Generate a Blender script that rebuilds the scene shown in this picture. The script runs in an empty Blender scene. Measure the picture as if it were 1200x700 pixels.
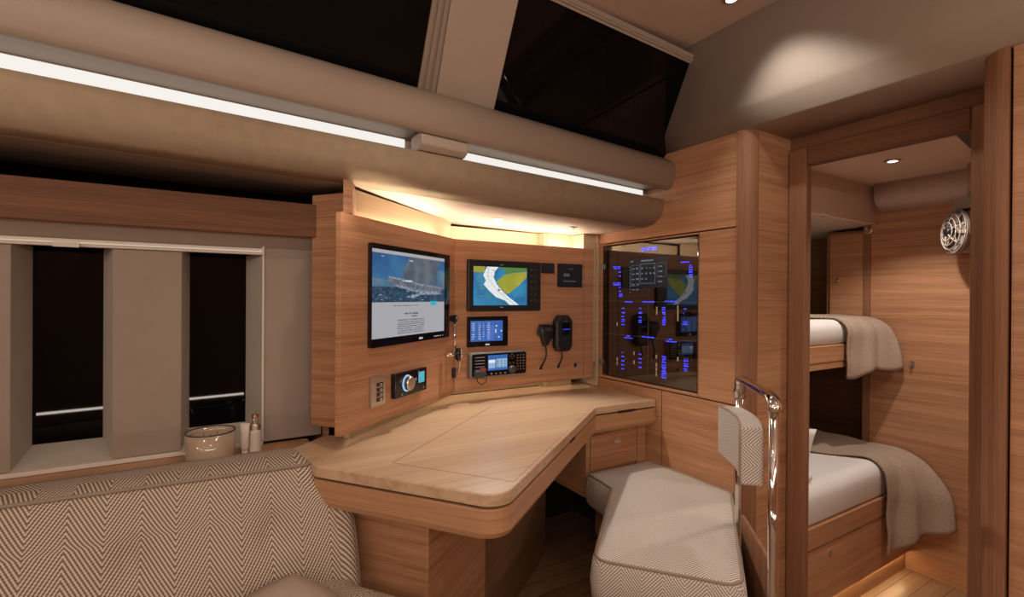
import bpy, bmesh, math, random
from mathutils import Vector, Matrix
rnd = random.Random(7)
V = Vector
scene = bpy.context.scene
COL = scene.collection

# ------------------------------------------------------------------ camera
EYE = V((0, 0, 1.25))
f_px, yaw, pitch, roll = 579.4, 0.54696, -0.00261, 0.00675
F = V((-math.cos(yaw), math.sin(yaw), 0)); R = V((math.sin(yaw), math.cos(yaw), 0)); U = V((0, 0, 1))
F, U2 = F*math.cos(pitch)+U*math.sin(pitch), U*math.cos(pitch)-F*math.sin(pitch)
R, U = R*math.cos(roll)+U2*math.sin(roll), U2*math.cos(roll)-R*math.sin(roll)
cam_data = bpy.data.cameras.new('camera'); cam = bpy.data.objects.new('camera', cam_data); COL.objects.link(cam)
cam_data.sensor_width = 36; cam_data.lens = f_px/1200*36; cam_data.clip_start = .02
m = Matrix((R, U, -F)).transposed().to_4x4(); m.translation = EYE
cam.matrix_world = m
scene.camera = cam
scene.view_settings.view_transform = 'Standard'; scene.view_settings.look = 'None'
scene.view_settings.gamma = 1; scene.view_settings.exposure = 0; scene.view_settings.use_curve_mapping = False

# ------------------------------------------------------------------ world and lamps
w = bpy.data.worlds.new('night'); scene.world = w; w.use_nodes = True
w.node_tree.nodes['Background'].inputs[0].default_value = (.25, .35, .5, 1)
w.node_tree.nodes['Background'].inputs[1].default_value = 0.004
WARM = (1, .80, .60); NEUT = (1, .88, .77)
def spot(x, y, z, power, size=70, blend=.6, col=NEUT, r=.02, aim=None):
    d = bpy.data.lights.new('downlight_or_fill', 'SPOT'); d.energy = power; d.color = col
    d.spot_size = math.radians(size); d.spot_blend = blend; d.shadow_soft_size = r
    o = bpy.data.objects.new('downlight_or_fill', d); COL.objects.link(o); o.location = (x, y, z)
    if aim: o.rotation_euler = (V(aim)-V((x, y, z))).to_track_quat('-Z', 'Y').to_euler()
    return o
# added fill spots at ceiling height, without fixtures: (x, y, z, power, cone)
CEIL_FILLS = [(-1.0, .55, 2.24, 11, 120), (-1.0, -.65, 2.24, 4, 120), (.1, 1.2, 2.24, 9, 130), (.1, 0, 2.24, 10, 130), (.1, -1.2, 2.24, 6, 130), (1.0, .3, 2.24, 6, 130)]
for x, y, z, p, s in CEIL_FILLS: spot(x, y, z, p, s)
spot(-.98, 1.40, 2.235, 9, 84, .6, col=(1, .97, .94), aim=(-.92, 1.72, 1.62))     # tilted ceiling light beside the athwartships coaming
spot(-1.93, 1.09, 1.590, 27, 92, .5, col=(1, .93, .86), aim=(-1.42, 1.08, .77))      # soffit downlight over the chart table
spot(-1.5, .35, 1.60, 1.2, 120, .8)
spot(-1.0, 2.59, 1.86, 26, 116, .4, col=(1, .91, .83))  # cabin downlight
spot(-.2, 2.55, 1.86, 24, 130, .6)                              # added fill spot brightening the cabin, out of view                     
def area(loc, aim, sx, sy, power, col=NEUT):
    d = bpy.data.lights.new('added_fill_strip', 'AREA'); d.shape = 'RECTANGLE'; d.size = sx; d.size_y = sy; d.energy = power; d.color = col
    o = bpy.data.objects.new('added_fill_strip', d); COL.objects.link(o); o.location = loc
    o.rotation_euler = (V(aim)-V(loc)).to_track_quat('-Z', 'Y').to_euler(); return o
# added unseen fill strips, placed like coves opposite and aft, lifting the ceiling
area((1.45, -.2, 1.75), (.0, -.1, 2.05), 3.2, .03, 27)
area((.1, -1.95, 1.75), (.1, -.6, 2.15), 2.4, .03, 12)
# added unseen fill strips low down, brightening beam and soffit from below
area((1.35, -.1, .30), (-1.5, .2, 1.75), 3.0, .02, 4.5)
area((.0, -1.9, .35), (-.9, .6, 1.9), 2.2, .02, 3.5)

# ------------------------------------------------------------------ node helpers
def newmat(name):
    mt = bpy.data.materials.new(name); mt.use_nodes = True
    return mt, mt.node_tree.nodes, mt.node_tree.links, mt.node_tree.nodes['Principled BSDF']
def rgb(c): return (*c, 1)
def plain(name, col, rough=.5, metal=0, var=.06, scale=18, bump=0, emis=None, est=1, ior=1.5, coat=0):
    mt, N, L, B = newmat(name)
    tc = N.new('ShaderNodeTexCoord'); no = N.new('ShaderNodeTexNoise'); no.inputs['Scale'].default_value = scale; no.inputs['Detail'].default_value = 4
    L.new(tc.outputs['Object'], no.inputs['Vector'])
    mx = N.new('ShaderNodeMix'); mx.data_type = 'RGBA'
    mx.inputs[6].default_value = rgb([c*(1-var) for c in col]); mx.inputs[7].default_value = rgb([min(1, c*(1+var)) for c in col])
    L.new(no.outputs['Fac'], mx.inputs[0]); L.new(mx.outputs[2], B.inputs['Base Color'])
    B.inputs['Roughness'].default_value = rough; B.inputs['Metallic'].default_value = metal; B.inputs['IOR'].default_value = ior
    B.inputs['Coat Weight'].default_value = coat
    if bump:
        bp = N.new('ShaderNodeBump'); bp.inputs['Strength'].default_value = bump; bp.inputs['Distance'].default_value = .002
        L.new(no.outputs['Fac'], bp.inputs['Height']); L.new(bp.outputs['Normal'], B.inputs['Normal'])
    if emis:
        B.inputs['Emission Color'].default_value = rgb(emis); B.inputs['Emission Strength'].default_value = est
    return mt
def glow(name, col, st=1.0):
    return plain(name, (.01, .01, .01), .4, emis=col, est=st)
def glow2(name, c1, c2, st, sc, stretch=(1, 1, 1), lo=.4, hi=.6):
    mt, N, L, B = newmat(name)
    tc = N.new('ShaderNodeTexCoord'); mp = N.new('ShaderNodeMapping'); mp.inputs['Scale'].default_value = stretch; L.new(tc.outputs['Object'], mp.inputs[0])
    no = N.new('ShaderNodeTexNoise'); no.inputs['Scale'].default_value = sc; no.inputs['Detail'].default_value = 5; L.new(mp.outputs[0], no.inputs['Vector'])
    cr = N.new('ShaderNodeValToRGB'); e = cr.color_ramp.elements; e[0].position = lo; e[0].color = rgb(c1); e[1].position = hi; e[1].color = rgb(c2)
    L.new(no.outputs['Fac'], cr.inputs[0]); L.new(cr.outputs[0], B.inputs['Emission Color']); B.inputs['Emission Strength'].default_value = st
    B.inputs['Base Color'].default_value = (.01, .01, .01, 1); B.inputs['Roughness'].default_value = .35
    return mt
def wood(name, grain, dark=(.31, .135, .062), light=(.60, .315, .165), rough=.42, rot=0, f=1.0, contrast=(.34, .66)):
    """oak: grain = 'h' horizontal on walls, 'v' upright, 'x' or 'y' lying along that axis"""
    mt, N, L, B = newmat(name)
    tc = N.new('ShaderNodeTexCoord'); mp = N.new('ShaderNodeMapping'); mp.inputs['Rotation'].default_value = (0, 0, rot)
    sc = {'h': (4.5, 4.5, 240), 'v': (210, 210, 4), 'x': (2.2, 110, 110), 'y': (110, 2.2, 110)}[grain]
    mp.inputs['Scale'].default_value = [s*f for s in sc]
    L.new(tc.outputs['Object'], mp.inputs['Vector'])
    n1 = N.new('ShaderNodeTexNoise'); n1.inputs['Scale'].default_value = 1; n1.inputs['Detail'].default_value = 6; n1.inputs['Roughness'].default_value = .6; n1.inputs['Distortion'].default_value = .3
    L.new(mp.outputs[0], n1.inputs['Vector'])
    mp2 = N.new('ShaderNodeMapping'); mp2.inputs['Rotation'].default_value = (0, 0, rot); mp2.inputs['Scale'].default_value = [s*.14 for s in sc]
    L.new(tc.outputs['Object'], mp2.inputs['Vector'])
    n2 = N.new('ShaderNodeTexNoise'); n2.inputs['Scale'].default_value = 1; n2.inputs['Detail'].default_value = 3; n2.inputs['Distortion'].default_value = .6
    L.new(mp2.outputs[0], n2.inputs['Vector'])
    ad = N.new('ShaderNodeMath'); ad.operation = 'MULTIPLY_ADD'; ad.inputs[1].default_value = .45
    L.new(n2.outputs['Fac'], ad.inputs[0])
    ml = N.new('ShaderNodeMath'); ml.operation = 'MULTIPLY'; ml.inputs[1].default_value = .55
    L.new(n1.outputs['Fac'], ml.inputs[0]); L.new(ml.outputs[0], ad.inputs[2])
    cr = N.new('ShaderNodeValToRGB'); e = cr.color_ramp.elements
    e[0].position = contrast[0]; e[0].color = rgb(dark); e[1].position = contrast[1]; e[1].color = rgb(light)
    L.new(ad.outputs[0], cr.inputs[0]); L.new(cr.outputs[0], B.inputs['Base Color'])
    B.inputs['Roughness'].default_value = rough
    bp = N.new('ShaderNodeBump'); bp.inputs['Strength'].default_value = .12; bp.inputs['Distance'].default_value = .001
    L.new(n1.outputs['Fac'], bp.inputs['Height']); L.new(bp.outputs['Normal'], B.inputs['Normal'])
    return mt
def herring(name, light=(.66, .54, .43), dark=(.20, .135, .095), period=.142, pitch=.0150, slope=1.75):
    mt, N, L, B = newmat(name)
    def M(op, a, b=None, c=None):
        n = N.new('ShaderNodeMath'); n.operation = op
        for i, x in enumerate((a, b, c)):
            if x is None: continue
            if hasattr(x, 'links') or not isinstance(x, (int, float)): L.new(x, n.inputs[i])
            else: n.inputs[i].default_value = x
        return n.outputs[0]
    uv = N.new('ShaderNodeUVMap'); sp = N.new('ShaderNodeSeparateXYZ'); L.new(uv.outputs[0], sp.inputs[0])
    u, v = sp.outputs[0], sp.outputs[1]
    t = M('PINGPONG', u, period/2)                       # 0..period/2
    s = M('MULTIPLY_ADD', t, slope, v)
    st = M('SINE', M('MULTIPLY', s, 2*math.pi/pitch))
    # weave across the rib
    we = M('SINE', M('MULTIPLY', M('ADD', M('MULTIPLY', v, 1.0), M('MULTIPLY', t, -.4)), 2*math.pi/.0075))
    k = M('ADD', M('MULTIPLY', st, .9), M('MULTIPLY', we, .35))
    cr = N.new('ShaderNodeValToRGB'); e = cr.color_ramp.elements
    e[0].position = .25; e[0].color = rgb(dark); e[1].position = .75; e[1].color = rgb(light)
    L.new(M('MULTIPLY_ADD', k, .5, .5), cr.inputs[0]); L.new(cr.outputs[0], B.inputs['Base Color'])
    B.inputs['Roughness'].default_value = .9; B.inputs['Specular IOR Level'].default_value = .15
    bp = N.new('ShaderNodeBump'); bp.inputs['Strength'].default_value = .5; bp.inputs['Distance'].default_value = .0015
    L.new(k, bp.inputs['Height']); L.new(bp.outputs['Normal'], B.inputs['Normal'])
    return mt
def knit(name, col=(.50, .38, .29), dark=(.30, .215, .155), sc=.009):
    mt, N, L, B = newmat(name)
    uv = N.new('ShaderNodeUVMap'); mp = N.new('ShaderNodeMapping'); mp.inputs['Rotation'].default_value = (0, 0, .785)
    L.new(uv.outputs[0], mp.inputs[0])
    ch = N.new('ShaderNodeTexVoronoi'); ch.inputs['Scale'].default_value = 1/sc; ch.inputs['Randomness'].default_value = .25
    L.new(mp.outputs[0], ch.inputs['Vector'])
    cr = N.new('ShaderNodeValToRGB'); e = cr.color_ramp.elements
    e[0].position = .15; e[0].color = rgb(col); e[1].position = .75; e[1].color = rgb(dark)
    L.new(ch.outputs['Distance'], cr.inputs[0]); L.new(cr.outputs[0], B.inputs['Base Color'])
    B.inputs['Roughness'].default_value = .95
    bp = N.new('ShaderNodeBump'); bp.inputs['Strength'].default_value = .6; bp.inputs['Distance'].default_value = .003; bp.invert = True
    L.new(ch.outputs['Distance'], bp.inputs['Height']); L.new(bp.outputs['Normal'], B.inputs['Normal'])
    return mt
def planks(name):
    mt, N, L, B = newmat(name)
    tc = N.new('ShaderNodeTexCoord'); mp = N.new('ShaderNodeMapping'); mp.inputs['Rotation'].default_value = (0, 0, math.pi/2)
    L.new(tc.outputs['Object'], mp.inputs[0])
    br = N.new('ShaderNodeTexBrick'); br.inputs['Scale'].default_value = 1; br.inputs['Brick Width'].default_value = 1.6; br.inputs['Row Height'].default_value = .085
    br.inputs['Mortar Size'].default_value = .002; br.inputs['Color1'].default_value = (.46, .27, .14, 1); br.inputs['Color2'].default_value = (.38, .21, .105, 1)
    br.inputs['Mortar'].default_value = (.12, .06, .03, 1)
    L.new(mp.outputs[0], br.inputs['Vector'])
    m2 = N.new('ShaderNodeMapping'); m2.inputs['Scale'].default_value = (70, 2, 1); L.new(tc.outputs['Object'], m2.inputs[0])
    no = N.new('ShaderNodeTexNoise'); no.inputs['Scale'].default_value = 1; no.inputs['Detail'].default_value = 5; L.new(m2.outputs[0], no.inputs['Vector'])
    mx = N.new('ShaderNodeMix'); mx.data_type = 'RGBA'; mx.blend_type = 'MULTIPLY'; mx.inputs[0].default_value = .55
    L.new(br.outputs['Color'], mx.inputs[6]); L.new(no.outputs['Fac'], mx.inputs[7]); L.new(mx.outputs[2], B.inputs['Base Color'])
    B.inputs['Roughness'].default_value = .35
    return mt

M = dict(
    oak_h=wood('oak_horizontal_grain', 'h'), oak_v=wood('oak_upright_grain', 'v'),
    oak_rail=wood('oak_rail', 'h', (.115, .045, .019), (.25, .10, .042), rough=.7),
    oak_frame=wood('oak_door_frame', 'v', (.19, .078, .034), (.34, .155, .072), rough=.68, f=1.6),
    oak_top=wood('oak_table_top', 'y', (.45, .285, .17), (.65, .455, .285), rough=.3, f=.6),
    oak_edge=wood('oak_edge', 'h', (.36, .175, .082), (.56, .31, .158)),
    oak_pale=wood('oak_pale', 'h', (.46, .35, .22), (.56, .44, .29)),
    oak_in_shade=wood('oak_painted_shade', 'h', (.16, .075, .038), (.27, .14, .07)),  # oak with shade mixed into its colour, for recessed boards
    floor=planks('teak_floor'),
    groove=plain('dark_groove', (.02, .012, .008), .8),
    leather=plain('beige_leather', (.44, .345, .27), .55, bump=.1, var=.03),
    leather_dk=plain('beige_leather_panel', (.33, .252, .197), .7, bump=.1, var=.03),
    head=plain('headliner', (.50, .37, .29), .6, var=.03),
    headw=plain('cabin_headliner', (.68, .52, .43), .6, var=.03),
    white=plain('white_gelcoat', (.66, .58, .50), .4, var=.03),
    suede=plain('suede', (.42, .315, .205), .9, var=.16, scale=26, bump=.15),
    glass=plain('black_night_glass', (.002, .002, .003), .02, var=0, ior=1.33),
    smoke=plain('smoked_glass', (.010, .006, .005), .03, var=0, ior=2.1),
    black=plain('black_plastic', (.012, .012, .014), .35), blackg=plain('black_gloss', (.006, .006, .008), .08),
    grey=plain('grey_plastic', (.20, .20, .21), .35), greyd=plain('dark_grey_plastic', (.05, .05, .055), .4),
    chrome=plain('polished_steel', (.78, .76, .73), .09, metal=1, var=.02), steel=plain('brushed_steel', (.62, .58, .54), .28, metal=1, var=.05),
    herr=herring('herringbone_fabric'), herr_s=herring('herringbone_fabric_seat', (.74, .67, .60), (.34, .27, .22), .115, .010, 1.1),
    pipe=plain('piping_fabric', (.31, .235, .175), .9), taupe=plain('taupe_fabric', (.38, .28, .215), .95, bump=.3, scale=300),
    sheet=plain('white_cotton', (.80, .76, .72), .85, var=.03), knit=knit('knitted_throw'),
    led=glow('led_cool', (1, .96, .90), .9), led_w=glow('led_warm', (1, .83, .58), 4.0), led_n=glow('led_nav', (1, .88, .70), 50),
    led_l=glow('led_window', (1, .80, .58), .55), led_f=glow('led_floor', (1, .74, .42), 22), bulb=glow('bulb', (1, .95, .9), 6),
    bluetxt=glow('blue_text', (.05, .06, 1), 2.0), blueoff=glow('dim_screen', (.02, .04, .07), .6),
    wtxt=glow('white_text', (.75, .8, .85), .8), dtxt=glow('dark_text', (.12, .13, .14), .5), gtxt=glow('grey_text', (.35, .4, .45), .5),
    sea=glow2('chart_blue', (.02, .16, .38), (.03, .27, .48), .85, 14), land=glow2('chart_land', (.36, .36, .04), (.46, .45, .07), .85, 12), green=glow('chart_green', (.10, .26, .06), .8),
    chan=glow('chart_channel', (.85, .88, .88), .9), page=glow('page_white', (.43, .43, .46), .85), sky=glow2('photo_sky', (.02, .11, .30), (.045, .19, .40), .75, 8), skyl=glow2('photo_sky_low', (.07, .21, .38), (.17, .29, .40), .65, 9),
    sail=glow2('photo_sail', (.07, .10, .14), (.13, .16, .19), .9, 16), water=glow2('photo_water', (.008, .038, .08), (.07, .13, .19), .9, 60, (1, 1, 3), .42, .72), foam=glow2('photo_foam', (.10, .16, .24), (.55, .6, .66), .7, 90, (1, 1, 2), .4, .62), hull=glow2('photo_hull', (.09, .12, .17), (.20, .21, .25), .8, 50),
    cyan=glow('cyan_button', (.03, .42, .62), .9), scr=glow('screen_blue', (.03, .13, .45), .9), scrl=glow('screen_pale_blue', (.30, .48, .68), .9), red=plain('red_key', (.35, .03, .02), .4),
    wax=plain('candle_wax', (.50, .38, .27), .5), toggle=plain('beige_toggle', (.35, .28, .2), .5, emis=(.35, .27, .18), est=.25),
    cushpl=plain('clear_white_plastic', (.42, .35, .30), .6), fanblade=plain('frosted_plastic', (.30, .235, .195), .6),
    carpet=plain('beige_liner', (.46, .40, .33), .8), redtxt=glow('flag', (.45, .06, .05), .6),
    brush=plain('soft_white_tube', (.62, .52, .45), .5), candleglass=plain('smoky_candle_glass', (.43, .32, .22), .12, coat=.6),
)

# ------------------------------------------------------------------ frames
class Fr:
    def __init__(s, o, u, v, n=None):
        s.o = V(o); s.u = V(u).normalized(); s.v = (V(v)-s.u*V(v).dot(s.u)).normalized(); s.n = V(n).normalized() if n is not None else s.u.cross(s.v)
    def pt(s, a, b, c=0): return s.o+s.u*a+s.v*b+s.n*c
    def at(s, x, y, c=0):
        """where the sight line through photograph point (x, y) meets the real surface c in front of this frame"""
        d = F+R*((x-600)/f_px)-U*((y-350)/f_px); o = s.o+s.n*c
        p = EYE+d*((o-EYE).dot(s.n)/d.dot(s.n))-o
        return p.dot(s.u), p.dot(s.v)
    def rect(s, tl, tr, br, bl, c=0):
        q = [s.at(*p, c) for p in (tl, tr, br, bl)]
        return ((q[0][0]+q[3][0])/2, (q[1][0]+q[2][0])/2, (q[2][1]+q[3][1])/2, (q[0][1]+q[1][1])/2)
W = Fr((0, 0, 0), (1, 0, 0), (0, 1, 0))           # world: a=x b=y c=z
Y1, Y2, Y3 = 1.80, 2.067, 3.13
XM = -2.03
bulk = Fr((0, Y1, 0), (1, 0, 0), (0, 0, 1), (0, -1, 0))
doorw = Fr((0, Y2, 0), (1, 0, 0), (0, 0, 1), (0, -1, 0))
endw = Fr((0, Y3, 0), (1, 0, 0), (0, 0, 1), (0, -1, 0))
mid = Fr((XM, 0, 0), (0, 1, 0), (0, 0, 1), (1, 0, 0))
PA = V((-1.575, .342, 0)); PC = V((XM, .935, 0))
_u = (PC-PA).normalized()
left = Fr(PA, _u, (0, 0, 1), _u.cross(V((0, 0, 1))))
def flat_at(x, y, z):
    a, b = Fr((0, 0, z), (1, 0, 0), (0, 1, 0), (0, 0, 1)).at(x, y); return a, b

# ------------------------------------------------------------------ mesh builder
class MB:
    def __init__(s): s.bm = bmesh.new()
    def box(s, a0, a1, b0, b1, c0, c1, fr=W):
        vs = [s.bm.verts.new(fr.pt(a, b, c)) for a in (a0, a1) for b in (b0, b1) for c in (c0, c1)]
        for q in ((0, 1, 3, 2), (4, 6, 7, 5), (0, 4, 5, 1), (2, 3, 7, 6), (0, 2, 6, 4), (1, 5, 7, 3)): s.bm.faces.new([vs[i] for i in q])
        return s
    def rings(s, rings, caps=True, closed=True):
        vr = [[s.bm.verts.new(p) for p in r] for r in rings]
        n = len(vr[0])
        for i in range(len(vr)-1):
            for j in range(n if closed else n-1):
                k = (j+1) % n
                s.bm.faces.new((vr[i][j], vr[i][k], vr[i+1][k], vr[i+1][j]))
        if caps and closed:
            s.bm.faces.new(list(reversed(vr[0]))); s.bm.faces.new(vr[-1])
        return s
    def prism(s, pts, c0, c1, fr=W):
        return s.rings([[fr.pt(a, b, c) for a, b in pts] for c in (c0, c1)])
    def rrect(s, a0, a1, b0, b1, c0, c1, r, fr=W, seg=4, top=0):
        def ring(i, c):
            pts = []
            rr = max(r-i, .0004)
            for cx, cy, t0 in ((a1-i-rr, b1-i-rr, 0), (a0+i+rr, b1-i-rr, 90), (a0+i+rr, b0+i+rr, 180), (a1-i-rr, b0+i+rr, 270)):
                for k in range(seg+1):
                    t = math.radians(t0+90*k/seg); pts.append(fr.pt(cx+rr*math.cos(t), cy+rr*math.sin(t), c))
            return pts
        rs = [ring(0, c0), ring(0, c1-top)]
        if top: rs += [ring(top*.3, c1-top*.3), ring(top, c1)]
        return s.rings(rs)
    def tube(s, pts, r, seg=10, flat=1.0):
        pts = [V(p) for p in pts]; n = len(pts); rs = []
        up = V((0, 0, 1)); prev = None
        for i, p in enumerate(pts):
            t = (pts[min(i+1, n-1)]-pts[max(i-1, 0)]).normalized()
            if prev is None:
                a = up if abs(t.dot(up)) < .9 else V((1, 0, 0))
                x = (a-t*a.dot(t)).normalized()
            else: x = (prev-t*prev.dot(t)).normalized()
            prev = x; y = t.cross(x)
            rr = r[i] if isinstance(r, (list, tuple)) else r
            rs.append([p+(x*math.cos(2*math.pi*k/seg)*flat+y*math.sin(2*math.pi*k/seg))*rr for k in range(seg)])
        return s.rings(rs)
    def lathe(s, prof, fr=W, seg=24, o=(0, 0)):
        return s.rings([[fr.pt(o[0]+r*math.cos(2*math.pi*k/seg), o[1]+r*math.sin(2*math.pi*k/seg), c) for k in range(seg)] for r, c in prof])
    def poly(s, pts, c, fr=W):
        s.bm.faces.new([s.bm.verts.new(fr.pt(a, b, c)) for a, b in pts]); return s
    def grid(s, fn, nu, nv, wrap=False):
        g = [[s.bm.verts.new(fn(i/nu, j/nv)) for j in range(nv+1)] for i in range(nu+1)]
        for i in range(nu):
            for j in range(nv): s.bm.faces.new((g[i][j], g[i+1][j], g[i+1][j+1], g[i][j+1]))
        return s
    def build(s, name, mat, parent=None, bevel=0, smooth=False, sub=0, solid=0, uvfr=None, origin=None, seg=2):
        bmesh.ops.remove_doubles(s.bm, verts=s.bm.verts, dist=1e-6)
        bmesh.ops.recalc_face_normals(s.bm, faces=s.bm.faces)
        if uvfr is not None:
            lay = s.bm.loops.layers.uv.new('UVMap'); s.bm.normal_update()
            for f in s.bm.faces:
                n = (abs(f.normal.dot(uvfr.u)), abs(f.normal.dot(uvfr.v)), abs(f.normal.dot(uvfr.n)))
                k = n.index(max(n))
                for l in f.loops:
                    p = l.vert.co-uvfr.o; a, b, c = p.dot(uvfr.u), p.dot(uvfr.v), p.dot(uvfr.n)
                    l[lay].uv = (a, b) if k == 2 else ((b, c) if k == 0 else (a, c))
        me = bpy.data.meshes.new(name)
        if parent is None:
            cs = [v.co for v in s.bm.verts]
            mn = V([min(c[i] for c in cs) for i in range(3)]); mx = V([max(c[i] for c in cs) for i in range(3)])
            og = V(((mn.x+mx.x)/2, (mn.y+mx.y)/2, mn.z)) if origin is None else V(origin)
            if origin is None and name.split('_')[0] in ('wall', 'floor', 'ceiling', 'trim', 'baseboard'): og = V((0, 0, 0))
            for v in s.bm.verts: v.co -= og
        s.bm.to_mesh(me); s.bm.free()
        o = bpy.data.objects.new(name, me); COL.objects.link(o); me.materials.append(M[mat] if isinstance(mat, str) else mat)
        if parent is None: o.location = og
        else:
            o.parent = parent
            if parent.type == 'EMPTY': o.location = -parent.location     # parts keep world coordinates
            elif parent.parent is None: o.location = -parent.location
        if bevel:
            b = o.modifiers.new('bevel', 'BEVEL'); b.width = bevel; b.segments = seg; b.limit_method = 'ANGLE'; b.angle_limit = math.radians(40)
        if solid:
            b = o.modifiers.new('solid', 'SOLIDIFY'); b.thickness = solid; b.offset = -1
        if sub:
            b = o.modifiers.new('sub', 'SUBSURF'); b.levels = sub; b.render_levels = sub
        if smooth:
            for p in me.polygons: p.use_smooth = True
        elif bevel:
            for p in me.polygons: p.use_smooth = False
        return o
def thing(name, label, cat, loc, group=None):
    o = bpy.data.objects.new(name, None); COL.objects.link(o); o.location = loc; o.empty_display_size = .05
    o['label'] = label; o['category'] = cat
    if group: o['group'] = group
    return o
def tag(o, label, cat, group=None):
    o['label'] = label; o['category'] = cat
    if group: o['group'] = group
    return o
def struct(o): o['kind'] = 'structure'; return o
def dashes(mb, fr, a, b, n, h, c, rows=1, w=None):
    """a run of tiny glyph blocks starting at (a, b)"""
    w = w or h*.62
    for r in range(rows):
        x = a
        for i in range(n):
            if rnd.random() < .12: x += w*.9; continue
            k = w*rnd.uniform(.6, .95); hh = h*rnd.uniform(.75, 1)
            mb.box(x, x+k, b-r*h*1.7, b-r*h*1.7+hh, c, c+.0003, fr); x += w*1.12

# ================================================================== ROOM SHELL
XR, YA = 1.6, -2.1
struct(MB().box(-2.6, XR, YA, 2.097, -.05, 0).build('floor', 'floor'))
struct(MB().box(-1.75, XR, YA, 1.63, 2.25, 2.29).build('ceiling', 'head'))
struct(MB().box(-2.6, XR, YA-.05, YA, 0, 2.3).build('wall_aft', 'oak_h'))
struct(MB().box(XR, XR+.05, YA, 3.2, 0, 2.3).build('wall_right', 'oak_h'))
# coaming along the side, lofted between the aft wall and the forward wall
def loftY(prof, y0, y1, n=2):
    mb = MB(); mb.rings([[V((x, y, z0+k*y)) for x, z0, k in prof] for y in (y0, y1)]); return mb
co = [(-1.625, 1.985, -.046), (-1.600, 1.985, -.046), (-1.565, 1.968, -.0465), (-1.540, 1.945, -.0465), (-1.532, 1.915, -.046), (-1.535, 1.885, -.045), (-1.552, 1.845, -.044), (-1.568, 1.829, -.043),
      (-1.582, 1.827, -.043), (-1.59, 1.835, -.042), (-1.60, 1.843, -.042), (-1.705, 1.834, -.0353), (-1.72, 1.90, -.04)]
struct(loftY(co, YA, Y1).build('trim_coaming', 'leather', smooth=True))
be = [(-1.665, 1.760, -.0295), (-1.618, 1.768, -.0295), (-1.602, 1.763, -.0295), (-1.600, 1.74, -.029), (-1.606, 1.70, -.028), (-1.622, 1.672, -.026), (-1.66, 1.647, -.025), (-1.72, 1.633, -.0235), (-1.72, 1.755, -.0295)]
struct(loftY(be, YA, Y1).build('trim_beam', 'suede', smooth=True))
struct(loftY([(-1.715, 1.634, -.0235), (-2.135, 1.650, -.0235), (-2.135, 1.665, -.0235), (-1.715, 1.655, -.0235)], YA, .392).build('ceiling_soffit_aft', 'leather_dk'))
struct(loftY([(-1.715, 1.634, -.0235), (-2.42, 1.634, -.0235), (-2.42, 1.66, -.0235), (-1.715, 1.66, -.0235)], .396, Y1).build('ceiling_soffit', 'head'))
# light strips of the long cove
def ledstrip(y0, y1, label):
    o = loftY([(-1.700, 1.828, -.0353), (-1.700, 1.760, -.030), (-1.706, 1.760, -.030), (-1.706, 1.828, -.0353)], y0, y1).build('led_strip', 'led')
    return tag(o, label, 'light strip', 'cove light strips')
ledstrip(YA+.02, .585, 'long white glowing cove light strip, left of the leather block')
ledstrip(.78, 1.765, 'short white glowing cove light strip, right of the leather block')
struct(loftY([(-1.708, 1.757, -.03), (-1.78, 1.757, -.03), (-1.78, 2.0, -.03), (-1.708, 1.826, -.035)], YA, Y1).build('trim_cove_back', 'leather'))
cb = loftY([(-1.602, 1.768, -.03), (-1.575, 1.785, -.035), (-1.572, 1.822, -.042), (-1.60, 1.835, -.042), (-1.68, 1.835, -.042), (-1.68, 1.768, -.03)], .60, .775).build('cove_block', 'leather', bevel=.006)
tag(cb, 'small beige leather block covering the gap between the two cove lights', 'cover')
# sloping coachroof side with its dark windows
csd = Fr((-1.604, 0, 1.985), (0, 1, -.046), (.255, 0, .265), None)
if csd.n.x < 0: csd.n = -csd.n
a_m0, _ = csd.at(510, 113); a_m1, _ = csd.at(577, 133)
a_t0, bt = csd.at(528, 0); a_t1, _ = csd.at(607, 0)
TOP = .40
def edge(a0, b0, a1, b1, b): return a0+(a1-a0)*(b-b0)/(b1-b0)
A0, A1 = csd.at(510, 114), csd.at(528, 0); B0, B1 = csd.at(577, 134), csd.at(607, 0)
mul = [(edge(*A0, *A1, -.01), -.01), (edge(*B0, *B1, -.01), -.01), (edge(*B0, *B1, TOP), TOP), (edge(*A0, *A1, TOP), TOP)]
struct(MB().prism(mul, -.02, .006, csd).build('wall_left_upper', 'leather', bevel=.003))
g1a = csd.at(488, 108); g1b = csd.at(506, 0)
TWa, TWb = csd.at(650, 2), csd.at(797, 69); TCa, TCb = csd.at(674, 0), csd.at(798, 58.5)
def tw(a): return edge(TWa[1], TWa[0], TWb[1], TWb[0], a)
def tc(a): return edge(TCa[1], TCa[0], TCb[1], TCb[0], a)
TW = tw(.5)
w1 = [(-2.0, -.01), (edge(*g1a, *g1b, -.01), -.01), (edge(*g1a, *g1b, TW), TW), (-2.0, TW)]
o = struct(MB().prism(w1, -.012, 0, csd).build('window_1', 'glass'))
f1 = [(edge(*g1a, *g1b, -.01)+.001, -.01), (mul[0][0]-.001, -.01), (mul[3][0]-.001, TOP), (edge(*g1a, *g1b, TOP)+.001, TOP)]
fr1 = MB(); fr1.prism(f1, -.012, .002, csd)
for k in (.0, .35, .7):
    q = [(f1[0][0]*(1-k)+f1[1][0]*k, -.01), (f1[0][0]*(1-k-.2)+f1[1][0]*(k+.2), -.01), (f1[3][0]*(1-k-.2)+f1[2][0]*(k+.2), TW), (f1[3][0]*(1-k)+f1[2][0]*k, TW)]
    fr1.prism(q, .002, .008, csd)
fr1.box(-2.0, f1[0][0], -.012, -.002, .0, .006, csd)
fr1.build('window_frame', 'leather_dk', o)
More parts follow.
